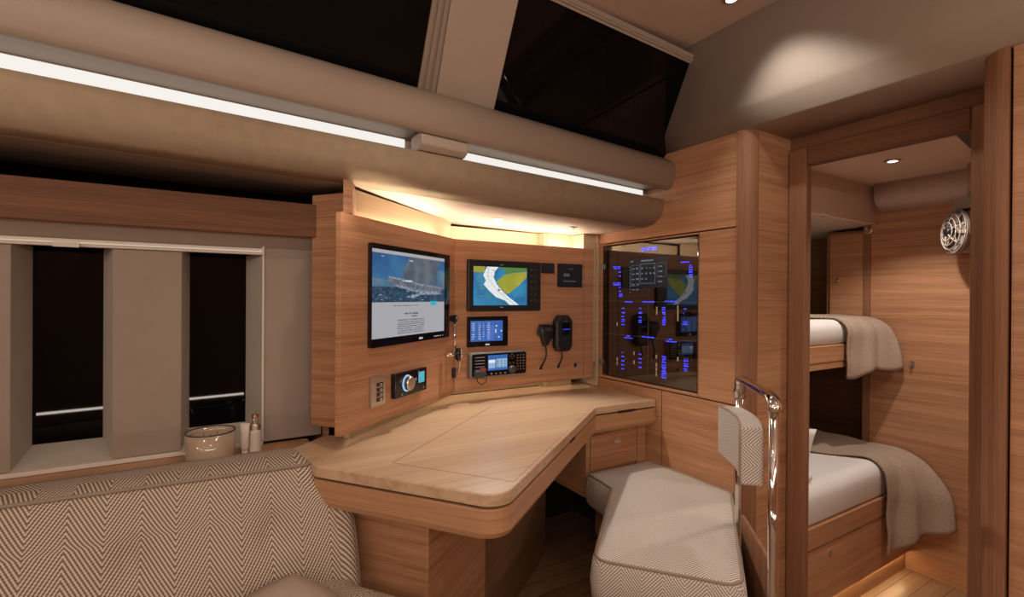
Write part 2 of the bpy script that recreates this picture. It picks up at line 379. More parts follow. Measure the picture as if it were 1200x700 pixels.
w2 = [(mul[1][0]+.001, -.01), (1.81, -.01), (1.81, tw(1.81)), (mul[2][0]+.001, tw(mul[2][0]))]
o = struct(MB().prism(w2, -.012, 0, csd).build('window_2', 'glass'))
rr = MB()
for f0, f1, c in ((0, .40, .006), (.42, .62, .012), (.64, 1.15, .006)):
    for u0, u1 in ((mul[2][0]+.001, 1.7), (-2.0, mul[3][0]-.001)):
        rr.prism([(u0, tw(u0)*(1-f0)+tc(u0)*f0), (u1, tw(u1)*(1-f0)+tc(u1)*f0), (u1, tw(u1)*(1-f1)+tc(u1)*f1), (u0, tw(u0)*(1-f1)+tc(u0)*f1)], -.012, c, csd)
rr.build('window_rail', 'leather_dk', o)
# athwartships coaming over the forward wall
prof = [(1.610, 2.26, -1.365), (1.718, 1.998, -1.61), (1.724, 1.984, -1.62), (1.732, 1.973, -1.625), (1.792, 1.923, -1.64), (1.80, 1.919, -1.64), (Y2, 1.918, -1.62), (Y2, 2.26, -1.34)]
mb = MB(); mb.rings([[V((x, y, z)) for y, z, x in prof], [V((XR, y, z)) for y, z, x in prof]])
struct(mb.build('trim_athwart_coaming', 'leather', smooth=True))

# ------------------------------------------------------------------ forward wall with its oak boards
bk = MB()
g = .0015
XP0, XP1 = -1.224, -1.166
boards = [(-2.045, XP0, 1.54, 1.92), (-1.405, XP0, .822, 1.537), (-1.607+g, XP0, .30, .819), (-2.045, -1.607-g, .30, .819), (-2.30, -2.047, .3, 1.70),
          (-2.045, -2.022, .822, 1.537), (-2.022, -1.405, 1.527, 1.537), (-2.022, -1.405, .822, .838), (-1.4085, -1.405-g, .838, 1.527)]
for a0, a1, b0, b1 in boards: bk.box(a0+g, a1-g, b0+g, b1-g, -.03, 0, bulk)
bk.box(-.428, XR, 0, 1.92, -.03, 0, bulk)
struct(bk.build('wall_forward', 'oak_h', bevel=.0012, seg=1))
struct(MB().box(-2.3, XP0-.001, 0, 2.0, -.034, -.0305, bulk).build('wall_forward_backing', 'groove'))
# rounded corner posts, return wall and the door surround
def post(x0, x1, y0, y1, side):
    """quarter-round corner on the side facing the opening"""
    r = min(x1-x0, .07); pts = []
    if side > 0:
        pts = [(x0, y0)]+[(x1-r+r*math.sin(t), y0+r-r*math.cos(t)) for t in [math.pi/2*k/8 for k in range(9)]]+[(x1, y1), (x0, y1)]
    else:
        pts = [(x1, y1), (x0, y1)]+[(x0+r-r*math.cos(t), y0+r-r*math.sin(t)) for t in [math.pi/2*k/8 for k in range(9)]]+[(x1, y0)]
    return pts
struct(MB().prism(post(XP0, XP1, Y1-.008, 1.850, 1), 0, 1.92).build('trim_post_left', 'oak_frame', smooth=False))
struct(MB().prism(post(-.498, -.434, Y1-.008, 1.90, -1), 0, 1.92).build('trim_post_right', 'oak_frame'))
struct(MB().box(-1.20, -1.168, 1.8515, Y2, 0, 1.92).build('wall_return_left', 'oak_h'))
struct(MB().box(-.49, -.44, 1.901, Y2, 0, 1.92).build('wall_return_right', 'oak_h'))
hx0, hx1, hz = -1.092, -.586, 1.792
o = struct(MB().box(-1.165, hx0, -.03, .012, 0, hz+.075, Fr((0, Y2, 0), (1, 0, 0), (0, -1, 0), (0, 0, 1))).build('door_1', 'oak_frame', bevel=.006))
MB().box(hx1, -.53, Y2-.012, Y2+.03, 0, hz+.075).build('door_frame', 'oak_frame', o, bevel=.006)
MB().box(hx0+.0005, hx1-.0005, Y2-.012, Y2+.03, hz, hz+.075).build('door_head', 'oak_rail', o, bevel=.006)
struct(MB().box(-1.17, -.49, Y2+.002, Y2+.028, hz+.076, 1.92).build('wall_over_door', 'oak_rail'))
struct(MB().box(-1.30, -1.165, Y2-.0, Y2+.03, 0, 2.0).box(-2.6, -1.30, Y2, Y2+.03, 0, 2.0).build('wall_cabin_aft', 'oak_h'))
struct(MB().box(-.53, XR, Y2, Y2+.03, 0, 1.92).build('wall_cabin_aft_right', 'oak_h'))

# ------------------------------------------------------------------ hull side with slit windows
HX, GX = -1.90, -2.02
cols = [(-2.1, -.476), (-.252, -.080)]
wp = MB()
for a, b in cols: wp.box(HX-.02, HX, a, b, .752, 1.388)
wp.box(HX-.02, HX, .155, .345, .745, 1.46)
struct(wp.build('wall_left', 'leather_dk', bevel=.002))
def quadsheet(mb, p): mb.bm.faces.new([mb.bm.verts.new(V(q)) for q in p])
Zs0, Zs1, Zt = .752, .795, 1.388
wn = [(-.476, -.252, -.458, -.292), (-.080, .150, -.062, .108)]
rv = MB()
for a, b, c, d in wn:
    for p0, p1 in (((HX-.001, a), (GX, c)), ((HX-.001, b), (GX, d))):
        rv.rings([[V((p0[0], p0[1]+e, Zs0)), V((p0[0], p0[1]+e, Zt+.004)), V((p1[0], p1[1]+e, Zt+.004)), V((p1[0], p1[1]+e, Zs1))] for e in (0, .003 if p0[1] in (b,) else -.003)])
    rv.rings([[V((HX-.001, a, Zs0)), V((HX-.001, b, Zs0)), V((GX, d, Zs1)), V((GX, c, Zs1))], [V((HX-.001, a, Zs0-.004)), V((HX-.001, b, Zs0-.004)), V((GX, d, Zs1-.004)), V((GX, c, Zs1-.004))]])
struct(rv.build('trim_window_reveal', 'carpet'))
for i, (a, b, c, d) in enumerate(wn):
    wob = struct(MB().box(GX-.012, GX-.001, c-.01, d+.01, Zs1-.03, Zt+.02).build('window_%d' % (i+3), 'glass'))
fb = MB()
fb.box(HX-.02, HX+.012, YA, .155, .738, .751); fb.box(HX-.02, HX+.006, .150, .157, .752, 1.42)
struct(fb.build('trim_sill', 'white', bevel=.002))
# light track over the windows
tk = MB(); tk.box(HX-.012, HX+.010, YA, .157, 1.389, 1.397); tk.box(HX-.012, HX+.004, YA, .157, 1.397, 1.412)
t = tag(tk.build('blind_track', 'white', bevel=.002), 'slim pale blind track lit from above, running over the narrow windows', 'track')
tag(MB().box(HX+.005, HX+.008, YA+.02, .15, 1.3985, 1.402).build('led_strip', 'led_l'), 'thin glowing light line on the blind track over the left windows', 'light strip')
tc_ = Fr((HX+.010, 0, 0), (0, 1, 0), (0, 0, 1), (1, 0, 0)); a, b = tc_.at(62, 287); a2, _ = tc_.at(94, 287)
tag(MB().rrect(a, a2, 1.386, 1.4, .0005, .012, .003, tc_).build('blind_catch', 'white'), 'small white catch clipped to the blind track over the first window', 'catch')
# liner above the windows back to the rail
struct(MB().prism([(HX-.03, 1.413), (HX, 1.413), (-1.85, 1.458), (-1.85, 1.48), (HX-.03, 1.48)], -.36, 2.1, Fr((0, 0, 0), (1, 0, 0), (0, 0, 1), (0, -1, 0))).build('trim_window_liner', 'leather_dk'))
struct(MB().box(-1.845, -1.82, YA, .315, 1.452, 1.567).build('trim_rail', 'oak_rail', bevel=.004))
struct(MB().box(-2.32, -2.28, YA, Y1, 0, 2.0).build('wall_hull', 'groove'))
struct(MB().box(-2.05, -1.9205, YA, .30, 0, .714).build('wall_hull_lower', 'oak_in_shade'))
struct(MB().box(-2.25, -1.86, .350, .365, .60, .80).build('trim_hull_filler', 'oak_h'))
sh = MB(); sh.box(-1.905, -1.70, YA, .30, .715, .737); sh.box(-1.715, -1.70, YA, .19, .7375, .752)
tag(sh.build('side_shelf', 'oak_edge', bevel=.003), 'long oak shelf under the narrow windows behind the settee', 'shelf')

# ================================================================== NAVIGATION CONSOLE
con = thing('instrument_console', 'angled oak instrument console wrapped round the back of the chart table', 'console', (-1.95, .9, .8))
LU = (PC-PA).length
lb0, lb1 = left.at(401, 513.5)[1], left.at(403, 240.5)[1]
MB().box(0, LU-.001, .815, 1.510, -.022, 0, left).build('left_panel', 'oak_h', con, bevel=.0015)
MB().box(PC.y+.001, 1.678, .825, 1.510, -.022, 0, mid).build('centre_panel', 'oak_h', con, bevel=.0015)
MB().box(1.681, 1.745, .825, 1.510, -.022, 0, mid).build('end_panel', 'oak_h', con, bevel=.0015)
MB().box(1.6785, 1.6805, .83, 1.505, -.02, -.004, mid).build('panel_joint', 'groove', con)
# side box that closes the console toward the settee, and the recessed back boards
sb = MB(); sb.prism([(-1.835, .300), (-1.725, .385), (-1.735, .398), (-1.845, .312)], .80, 1.6, W); sb.build('side_board', 'oak_h', con, bevel=.001)
MB().prism([(-1.596, .352), (-1.725, .385), (-1.72, .42), (-1.60, .38)], 1.512, 1.615, W).prism([(-1.725, .385), (-1.60, .353), (-1.61, .375), (-1.73, .40)], .822, 1.51).build('end_block', 'oak_h', con, bevel=.001)
bb = MB(); bb.prism([(-1.70, .40), (-2.19, .985), (-2.205, .97), (-1.715, .385)], .772, 1.612, W); bb.build('left_back_board', 'oak_pale', con)
bb = MB(); bb.box(-2.235, -2.22, .975, 1.52, .772, 1.596); bb.box(-2.235, -2.17, 1.52, 1.535, .772, 1.596); bb.box(-2.175, -2.16, 1.535, 1.70, .772, 1.594); bb.build('centre_back_board', 'oak_pale', con)
bb = MB(); bb.box(-2.27, -2.047, 1.785, 1.799, .775, 1.59); bb.box(-2.175, -2.06, 1.70, 1.785, .9, 1.59); bb.build('corner_board', 'oak_pale', con)
# cove light that washes the soffit behind the panel tops
lc = MB()
lc.box(.10, LU-.03, 1.485, 1.491, -.075, -.055, left)
tag(lc.build('led_strip', 'led_n'), 'hidden warm light strip behind the top of the left console panel', 'light strip')
tag(MB().box(.97, 1.70, 1.485, 1.491, -.085, -.065, mid).build('led_strip', 'led_n'), 'hidden warm light strip behind the top of the chartplotter panel', 'light strip')

def frect(fr, q, c=0): return fr.rect(*q, c)
# ---- monitor
a0, a1, b0, b1 = frect(left, ((430.7, 282.2), (522.9, 301), (522.9, 394.3), (430.7, 408.6)))
b1 -= .0; s0, s1, t0, t1 = frect(left, ((436, 288.2), (520.7, 305.4), (520.3, 387.9), (436, 397.9)), .016)
T = thing('monitor', 'wide black wall monitor showing a web page with a sailing yacht', 'monitor', left.pt((a0+a1)/2, b0))
MB().rrect(a0, a1, b0, b1, .001, .016, .004, left).build('bezel', 'blackg', T)
tm = t0+(t1-t0)*.405; scw = s1-s0
sc_ = MB(); sc_.box(s0, s1, t0, tm, .016, .0162, left); sc_.box(s0, s1, t1-.012, t1, .016, .0162, left); scr = sc_.build('screen_page', 'page', T)
MB().box(s0, s1, tm+.02, t1-.012, .016, .0162, left).build('screen_sky', 'sky', T)
H_ = t1-.012-tm
def PT(x, y): return (s0+scw*x, tm+H_*y)
MB().prism([PT(0, .2), PT(1, .2), PT(1, .75), PT(.8, .78), PT(.3, .42), PT(0, .5)], .0162, .0164, left).build('screen_haze', 'skyl', T)
MB().prism([PT(0, 0), PT(1, 0), PT(1, .30), PT(.5, .33), PT(0, .32)], .0164, .0166, left).build('screen_sea', 'water', T)
MB().prism([PT(.34, .52), PT(.45, 1), PT(.93, 1), PT(.88, .78), PT(.87, .40), PT(.6, .42)], .0166, .0168, left).build('screen_sail', 'sail', T)
MB().prism([PT(.17, .45), PT(.2, .52), PT(.34, .50), PT(.62, .42), PT(.97, .34), PT(.93, .22), PT(.6, .25), PT(.3, .36), PT(.2, .37)], .0168, .017, left).build('screen_hull', 'hull', T)
fo = MB()
fo.prism([PT(.22, .37), PT(.30, .37), PT(.6, .27), PT(.9, .24), PT(.95, .18), PT(.6, .16), PT(.52, .08), PT(.4, .12), PT(.6, .2), PT(.3, .32)], .0170, .0172, left)
for k in range(9):
    x, y = rnd.uniform(.02, .95), rnd.uniform(.02, .28); fo.box(*(PT(x, y)[0], PT(x+.04, y)[0]), PT(x, y)[1], PT(x, y+.012)[1], .017, .0172, left)
fo.prism([PT(.18, .52), PT(.36, .47), PT(.62, .38), PT(.95, .33), PT(.95, .345), PT(.62, .40), PT(.36, .50), PT(.19, .54)], .0170, .0172, left)
fo.build('screen_foam', 'foam', T)
MB().prism([PT(.93, .34), PT(.955, .34), PT(.945, .52)], .0170, .0172, left).build('screen_flag', 'redtxt', T)
tx = MB(); dashes(tx, left, PT(.36, 0)[0], PT(0, .44)[1], 12, .008, .0172); dashes(tx, left, PT(.45, 0)[0], PT(0, .9)[1], 9, .004, .0172); dashes(tx, left, PT(.1, 0)[0], PT(0, .93)[1], 6, .004, .0172)
dashes(tx, left, a0+(a1-a0)*.55, b0+.008, 5, .008, .016); dashes(tx, left, a0+(a1-a0)*.76, b0+.010, 12, .003, .016, w=.006)
tx.build('screen_caption', 'wtxt', T)
tx = MB()
yy = tm-.045; dashes(tx, left, s0+scw*.38, yy, 19, .006, .0162, w=.0055); dashes(tx, left, s0+scw*.49, yy-.010, 7, .005, .0162, w=.005)
for r in range(7): dashes(tx, left, s0+scw*.30, yy-.022-r*.0078, 44, .0036, .0162, w=.0038)
dashes(tx, left, s0+scw*.25, tm-.014, 30, .003, .0162, w=.005)
tx.build('screen_text', 'dtxt', T)
MB().box(s0+scw*.77, s0+scw*.86, tm-.014, tm+.003, .0164, .0174, left).build('screen_button', 'cyan', T)

# ---- chartplotter
a0, a1, b0, b1 = frect(mid, ((547, 304.2), (631.7, 308), (631.3, 364.6), (546.3, 364.8)))
s0, s1, t0, t1 = frect(mid, ((555.1, 312), (617.8, 314.4), (617.8, 357.7), (555, 358.3)), .02)
T = thing('chartplotter', 'large black chartplotter showing a green and white river chart', 'display', mid.pt((a0+a1)/2, b0))
MB().rrect(a0, a1, b0, b1, .0005, .018, .006, mid, top=.004).build('bezel', 'black', T)
MB().box(s0, s1, t0, t1, .018, .0185, mid).build('screen', 'sea', T)
def PT(x, y): return (s0+(s1-s0)*x, t1-(t1-t0)*y)
MB().prism([PT(.42, .38), PT(.56, .20), PT(.75, .14), PT(.99, .10), PT(.99, .26), PT(.86, .44), PT(.66, .68), PT(.6, .70), PT(.48, .54)], .0185, .0187, mid).prism([PT(0, 0), PT(.2, 0), PT(.2, .15), PT(0, .15)], .0185, .0187, mid).build('chart_land', 'land', T)
gr = MB().prism([PT(.45, .0), PT(.99, .0), PT(.99, .09), PT(.75, .13), PT(.56, .19), PT(.6, .1)], .0185, .0187, mid)
for x, y in ((.24, .7), (.3, .78), (.49, .94), (.93, .74), (.16, .58), (.36, .62)): gr.prism([PT(x-.03, y), PT(x, y-.03), PT(x+.04, y), PT(x, y+.03)], .0185, .0188, mid)
gr.build('chart_green', 'green', T)
cl = [(.24, 0), (.45, 0), (.38, .12), (.36, .28), (.42, .45), (.52, .62), (.66, .80), (.84, .99), (.66, .99), (.58, .88), (.40, .78), (.28, .62), (.18, .46), (.22, .36), (.17, .22)]
MB().prism([PT(*p) for p in cl], .0187, .0190, mid).build('chart_channel', 'chan', T)
tx = MB()
for k in range(34):
    y = rnd.uniform(.03, .95); x = .30+max(0, y-.25)*.55+rnd.uniform(-.06, .07); p = PT(x, y); tx.box(p[0], p[0]+.004, p[1], p[1]+.0022, .019, .0193, mid)
tx.tube([mid.pt(*PT(.27, .02), .0193), mid.pt(*PT(.25, .3), .0193), mid.pt(*PT(.45, .65), .0193), mid.pt(*PT(.75, .97), .0193)], .0006, 4)
tx.box(PT(.44, 0)[0], PT(.48, 0)[0], PT(0, .62)[1], PT(0, .58)[1], .019, .0196, mid)
tx.build('chart_soundings', 'dtxt', T)
tx = MB()
for y, n in ((.18, 4), (.24, 9), (.29, 8), (.38, 5), (.46, 5), (.56, 5), (.75, 6)): dashes(tx, mid, PT(.03, 0)[0]+(.02 if n < 7 else 0), PT(0, y)[1]-.004, n, .006, .0187)
dashes(tx, mid, PT(.48, 0)[0], PT(0, -.05)[1], 7, .004, .018); dashes(tx, mid, PT(.48, 0)[0], PT(0, 1.06)[1], 7, .004, .018)
tx.build('chart_figures', 'gtxt', T)
for r in range(6):
    for c in range(2): x = s1+.020+c*.022; y = t1-.012-r*.030; MB().rrect(x, x+.012, y, y+.012, .018, .0205, .004, mid).build('key', 'greyd', T)

# ---- two small black instruments
a0, a1, b0, b1 = frect(mid, ((634.1, 308.4), (648.7, 308.9), (648.7, 320.9), (634.1, 320.5)))
T = thing('gauge', 'tiny rectangular black gauge just right of the chartplotter', 'gauge', mid.pt(a0, b0))
MB().rrect(a0, a1, b0, b1, .0005, .008, .003, mid).build('housing', 'black', T)
tx = MB(); dashes(tx, mid, a0+.01, b0+.03, 4, .004, .008); dashes(tx, mid, a0+.01, b0+.02, 5, .003, .008); tx.build('readout', 'greyd', T)
a0, a1, b0, b1 = frect(mid, ((653, 309.1), (680.6, 310), (680.6, 336.7), (653, 337)))
T = thing('gauge', 'square black control gauge at the upper right of the console', 'gauge', mid.pt(a0, b0))
MB().rrect(a0, a1, b0, b1, .0005, .012, .005, mid).build('housing', 'black', T)
tx = MB(); wq = a1-a0; hq = b1-b0
tx.box(a0+wq*.2, a0+wq*.45, b0+hq*.45, b0+hq*.58, .012, .0124, mid); dashes(tx, mid, a0+wq*.2, b0+hq*.22, 12, hq*.07, .012, w=.006); dashes(tx, mid, a0+wq*.4, b0+hq*.76, 6, hq*.05, .012, w=.006)
tx.build('readout', glow('dim_readout', (.10, .12, .14), .5), T)

# ---- touch screen
a0, a1, b0, b1 = frect(mid, ((547, 372), (593.6, 370), (593.6, 405), (546.4, 406.9)))
s0, s1, t0, t1 = frect(mid, ((551.4, 376.5), (589, 375.5), (589, 399), (551.4, 401)), .012)
T = thing('touch_screen', 'black framed touch screen with blue list display below the chartplotter', 'display', mid.pt(a0, b0))
MB().rrect(a0, a1, b0, b1, .0005, .012, .003, mid).build('bezel', 'blackg', T)
MB().box(s0, s1, t0, t1, .012, .0122, mid).build('screen', 'scr', T)
MB().box(s0+(s1-s0)*.48, s0+(s1-s0)*.72, t0+.004, t1-.02, .0122, .0124, mid).build('screen_column', glow('screen_mid_blue', (.07, .16, .55), .9), T)
tx = MB()
for r in range(8):
    y = t1-.014-r*(t1-t0-.012)/8.2
    for x, n in ((.04, 5), (.24, 4), (.38, 2), (.52, 4)): dashes(tx, mid, s0+(s1-s0)*x, y, n, .0045, .0124)
for x, y in ((.8, .7), (.78, .4), (.96, .45), (.88, .15), (.78, .5)): tx.box(s0+(s1-s0)*x-.004, s0+(s1-s0)*x+.004, t0+(t1-t0)*y, t0+(t1-t0)*y+.007, .0124, .0126, mid)
dashes(tx, mid, (a0+a1)/2-.014, b0+.006, 4, .008, .012)
tx.build('screen_text', 'wtxt', T)

# ---- long range radio with its little microphone
a0, a1, b0, b1 = frect(mid, ((547, 413.8), (613.6, 409.7), (613.3, 437.5), (547.9, 444.3)))
T = thing('radio', 'wide grey and black radio set with colour screen and keypad, lowest on the console', 'radio', mid.pt(a0, b0))
MB().rrect(a0, a1, b0, b1, .0005, .028, .012, mid, top=.006).build('case', 'grey', T, smooth=False)
MB().rrect(a0+.010, a1-.004, b0+.008, b1-.006, .026, .031, .010, mid, top=.002).build('faceplate', 'blackg', T)
wq, hq = a1-a0, b1-b0
gl = MB()
for k in range(6): gl.box(a0+wq*.08, a0+wq*.24, b1-hq*(.2+k*.12), b1-hq*(.2+k*.12)+.004, .031, .034, mid)
gl.build('speaker_grille', 'grey', T)
s0, s1, t0, t1 = a0+wq*.30, a0+wq*.64, b0+hq*.28, b1-hq*.12
MB().box(s0, s1, t0, t1, .031, .0314, mid).build('screen', 'scr', T)
MB().box(s0+.003, s0+(s1-s0)*.36, t0+.01, t1-(t1-t0)*.32, .0314, .0317, mid).box(s0+(s1-s0)*.42, s1-.003, t0+.012, t1-.018, .0314, .0317, mid).build('screen_panes', 'scrl', T)
MB().box(s0+.003, s0+(s1-s0)*.36, t1-(t1-t0)*.5, t1-(t1-t0)*.3, .0317, .032, mid).build('screen_highlight', 'chan', T)
tx = MB(); 
for r in range(3):
    for c in range(3): tx.box(s0+(s1-s0)*(.46+c*.19), s0+(s1-s0)*(.46+c*.19)+.007, t0+.014+r*.012, t0+.02+r*.012, .0317, .032, mid)
tx.build('screen_icons', 'hull', T)
def key(x0, x1, y0, y1, r): MB().rrect(x0, x1, y0, y1, .031, .0335, r, mid).build('key', 'steel', T)
for r in range(6):
    for c in range(3): x = a0+wq*(.81+c*.055); y = b1-hq*(.2+r*.115); key(x, x+.007, y, y+.006, .002)
for c in range(4): key(a0+wq*(.34+c*.08), a0+wq*(.34+c*.08)+.010, b0+hq*.12, b0+hq*.12+.007, .003)
for x, y in ((.68, .78), (.74, .78), (.71, .86), (.71, .7), (.675, .5), (.735, .5)): key(a0+wq*x, a0+wq*x+.007, b0+hq*y, b0+hq*y+.005, .002)
MB().lathe([(.019, .031), (.019, .040), (.015, .046), (.012, .047)], mid, 20, (a0+wq*.72, b0+hq*.27)).build('tuning_knob', 'greyd', T, smooth=False)
p0 = (a0+wq*.14, b0+hq*.16)
mk = thing('hand_microphone', 'small black and red microphone clipped over the corner of the radio', 'microphone', mid.pt(p0[0], p0[1], .036))
MB().rrect(p0[0]-.028, p0[0]+.028, p0[1]-.014, p0[1]+.02, .035, .058, .012, mid, top=.006).build('body', 'greyd', mk)
MB().rrect(p0[0]+.002, p0[0]+.030, p0[1]+.018, p0[1]+.030, .037, .05, .004, mid).build('key', 'red', mk)
MB().tube([mid.pt(p0[0]-.02, p0[1]-.012, .05), mid.pt(p0[0]-.012, p0[1]-.032, .048), mid.pt(p0[0]+.012, p0[1]-.045, .042), mid.pt(p0[0]+.034, p0[1]-.036, .038), mid.pt(p0[0]+.040, p0[1]-.005, .038), mid.pt(p0[0]+.03, p0[1]+.012, .040)], .0022, 8).build('cord', 'black', mk, smooth=True)

# ---- wall microphone and handset with cords to their sockets
def bez(p0, p1, p2, p3, n=14):
    return [p0*(1-t)**3+p1*3*t*(1-t)**2+p2*3*t*t*(1-t)+p3*t**3 for t in [k/n for k in range(n+1)]]
a0, b1 = mid.at(630.6, 380.5, .01); a1, b0 = mid.at(646.6, 405, .01)
h1 = mid.at(633.1, 431.4); h2 = mid.at(653.6, 429.6); h3 = mid.at(673.3, 427.9)
T = thing('fist_microphone', 'black fist microphone narrowing downward, hung left of the handset', 'microphone', mid.pt((a0+a1)/2, b0))
ca = (a0+a1)/2; wd = (a1-a0)/2; rs = []
for t, wf, dp in ((0, .80, .016), (.06, .95, .026), (.25, 1, .034), (.5, .88, .034), (.75, .60, .028), (.92, .42, .022), (1, .30, .014)):
    z = b1+(b0-b1)*t
    rs.append([mid.pt(ca+wd*wf*math.copysign(abs(math.cos(q))**.6, math.cos(q)), z, .004+dp*(.5+.5*math.copysign(abs(math.sin(q))**.6, math.sin(q)))) for q in [2*math.pi*k/20 for k in range(20)]])
MB().rings(rs).build('body', 'black', T, smooth=True, bevel=0)
MB().rrect(ca-wd*.5, ca+wd*.5, b0+(b1-b0)*.72, b0+(b1-b0)*.84, .037, .040, .004, mid).build('speaker_slot', 'greyd', T)
MB().rrect(a0-.006, a0+.004, b0+(b1-b0)*.5, b0+(b1-b0)*.8, .010, .026, .003, mid).build('talk_key', 'greyd', T)
MB().tube(bez(mid.pt(ca, b0+.004, .014), mid.pt(ca+.005, b0-.06, .03), mid.pt(ca-.01, h1[1]+.05, .03), mid.pt(h1[0], h1[1], .004)), .0042, 8).build('cord', 'black', T, smooth=True)
a0, b1 = mid.at(647.5, 369.5, .01); a1, b0 = mid.at(666.9, 410.7, .01)
T = thing('handset', 'larger black radio handset with faint blue readout beside the fist microphone', 'handset', mid.pt((a0+a1)/2, b0))
ca = (a0+a1)/2; wd = (a1-a0)/2
def oct(i, c): 
    A0_, A1_, B0_, B1_ = a0+i, a1-i, b0+i, b1-i; k = .024
    return [mid.pt(*p, c) for p in ((A0_+k*.7, B0_), (A1_-k*.7, B0_), (A1_, B0_+k), (A1_, B1_-k*1.2), (A1_-k, B1_), (A0_+k, B1_), (A0_, B1_-k*1.2), (A0_, B0_+k))]
MB().rings([oct(.004, .004), oct(0, .012), oct(0, .036), oct(.010, .046)]).build('body', 'black', T, bevel=.003)
MB().rrect(ca-wd*.38, ca+wd*.55, b0+(b1-b0)*.42, b0+(b1-b0)*.80, .0462, .0472, .004, mid).build('display', 'blackg', T)
MB().box(ca-wd*.3, ca+wd*.5, b0+(b1-b0)*.60, b0+(b1-b0)*.62, .0472, .0476, mid).build('blue_line', glow('deep_blue', (.04, .04, .9), 1.0), T)
tx = MB(); dashes(tx, mid, ca-wd*.3, b0+(b1-b0)*.83, 7, .003, .0465, w=.004); dashes(tx, mid, ca-wd*.3, b0+(b1-b0)*.55, 3, .004, .0472); 
for r in range(2):
    for c in range(4): tx.box(ca-wd*.35+c*wd*.24, ca-wd*.35+c*wd*.24+.004, b0+(b1-b0)*(.44-r*.08), b0+(b1-b0)*(.44-r*.08)+.002, .0465, .0476, mid)
tx.build('keys', 'grey', T)
MB().tube(bez(mid.pt(ca, b0+.004, .016), mid.pt(ca, b0-.04, .03), mid.pt(ca-.01, h2[1]+.04, .03), mid.pt(h2[0], h2[1], .004)), .0042, 8).build('cord', 'black', T, smooth=True)
for (a, b), lb in ((h1, 'round black wall socket holding the cord of the fist microphone'), (h2, 'round black wall socket holding the cord of the handset'), (h3, 'round black wall socket without a cord, rightmost of three')):
    T = thing('wall_socket', lb, 'socket', mid.pt(a, b), 'round sockets under the handsets')
    MB().lathe([(.0125, .0003), (.0125, .003), (.009, .004), (.009, .002)], mid, 20, (a, b)).build('ring', 'steel', T)
    MB().lathe([(.009, .0022), (.0085, .0038), (.004, .0045)], mid, 20, (a, b)).build('cap', 'black', T)

# ---- left panel: switch plate, stereo controller, reading lamp
a0, a1, b0, b1 = frect(left, ((432, 441.7), (448.8, 439.5), (448.8, 472.3), (432, 478.8)))
T = thing('light_switch', 'upright brushed steel switch plate with four black rocker switches', 'switch', left.pt(a0, b0))
MB().rrect(a0, a1, b0, b1, .0005, .011, .002, left).build('plate', 'steel', T, bevel=.001)
for k in range(4):
    y = b1-(b1-b0)*(.28+k*.165)
    MB().box(a0+(a1-a0)*.36, a0+(a1-a0)*.80, y-.008, y+.005, .011, .0125, left).build('switch_slot', 'blackg', T)
    MB().box(a0+(a1-a0)*.50, a0+(a1-a0)*.66, y-.006, y+.003, .0125, .018, left).build('rocker', 'steel', T)
a0, a1, b0, b1 = frect(left, ((457.7, 438.9), (494.8, 429.6), (494.8, 456.5), (458, 466.8)))
T = thing('stereo_controller', 'black audio control with a large ringed knob and little cyan screen', 'audio control', left.pt(a0, b0))
MB().rrect(a0, a1, b0, b1, .0005, .02, .003, left).build('housing', 'blackg', T, bevel=.001)
wq, hq = a1-a0, b1-b0
kc = (a0+wq*.35, b0+hq*.52)
MB().lathe([(.031, .020), (.031, .022), (.027, .022), (.027, .020)], left, 32, kc).build('glowing_ring', glow('knob_ring', (.35, .65, 1), .9), T)
MB().lathe([(.0265, .020), (.0265, .036), (.023, .040), (.002, .040)], left, 32, kc).build('knob', 'steel', T, smooth=False)
MB().box(a0+wq*.72, a0+wq*.92, b0+hq*.38, b0+hq*.85, .020, .0204, left).build('screen', glow('cyan_screen', (.10, .50, .62), .8), T)
tx = MB(); dashes(tx, left, a0+wq*.55, b0+hq*.52, 3, .012, .0201); dashes(tx, left, a0+wq*.60, b0+hq*.40, 3, .003, .0201); dashes(tx, left, a0+wq*.7, b1-.01, 6, .003, .0201); dashes(tx, left, a0+wq*.88, b0+hq*.1, 2, .006, .0201); dashes(tx, left, a0+wq*.18, b0+hq*.07, 2, .006, .0201)
tx.build('legend', 'gtxt', T)
# chart lamp
jt = left.at(532.3, 373.4, .02); jb = left.at(533, 414, .03); ba = left.at(530.5, 437)
T = thing('chart_lamp', 'chrome swing arm chart lamp fixed at the inner edge of the left console panel', 'lamp', left.pt(*ba))
MB().rrect(ba[0]-.010, ba[0]+.010, ba[1]-.024, ba[1]+.024, .0005, .012, .009, left, top=.003).build('wall_base', 'black', T)
MB().lathe([(.004, .012), (.004, .03)], left, 12, ba).build('base_pin', 'chrome', T)
MB().tube([left.pt(ba[0], ba[1], .028), left.pt(ba[0]+.002, (ba[1]+jb[1])/2, .036), left.pt(*jb, .032)], .004, 10).build('lower_arm', 'chrome', T, smooth=True)
MB().tube([left.pt(*jb, .030), left.pt(*jt, .022)], .0055, 12).build('arm', 'chrome', T, smooth=True)
MB().lathe([(.004, .0005), (.014, .004), (.016, .016), (.016, .030), (.010, .034), (.006, .034)], left, 20, jt).build('pivot_cap', 'black', T)
MB().lathe([(.009, .034), (.009, .036), (.005, .037)], left, 20, jt).build('pivot_ring', 'steel', T)
hh = V(left.pt(jb[0]+.004, jb[1]-.005, .045))
MB().tube([hh+left.v*.028, hh+left.v*.020, hh, hh-left.v*.020, hh-left.v*.030], [.006, .014, .017, .013, .004], 16).build('lamp_head', 'blackg', T, smooth=True)
MB().tube([hh+left.n*.012+left.v*.02, hh+left.n*.017, hh+left.n*.012-left.v*.02], [.004, .008, .003], 10).build('head_trim', 'chrome', T, smooth=True)
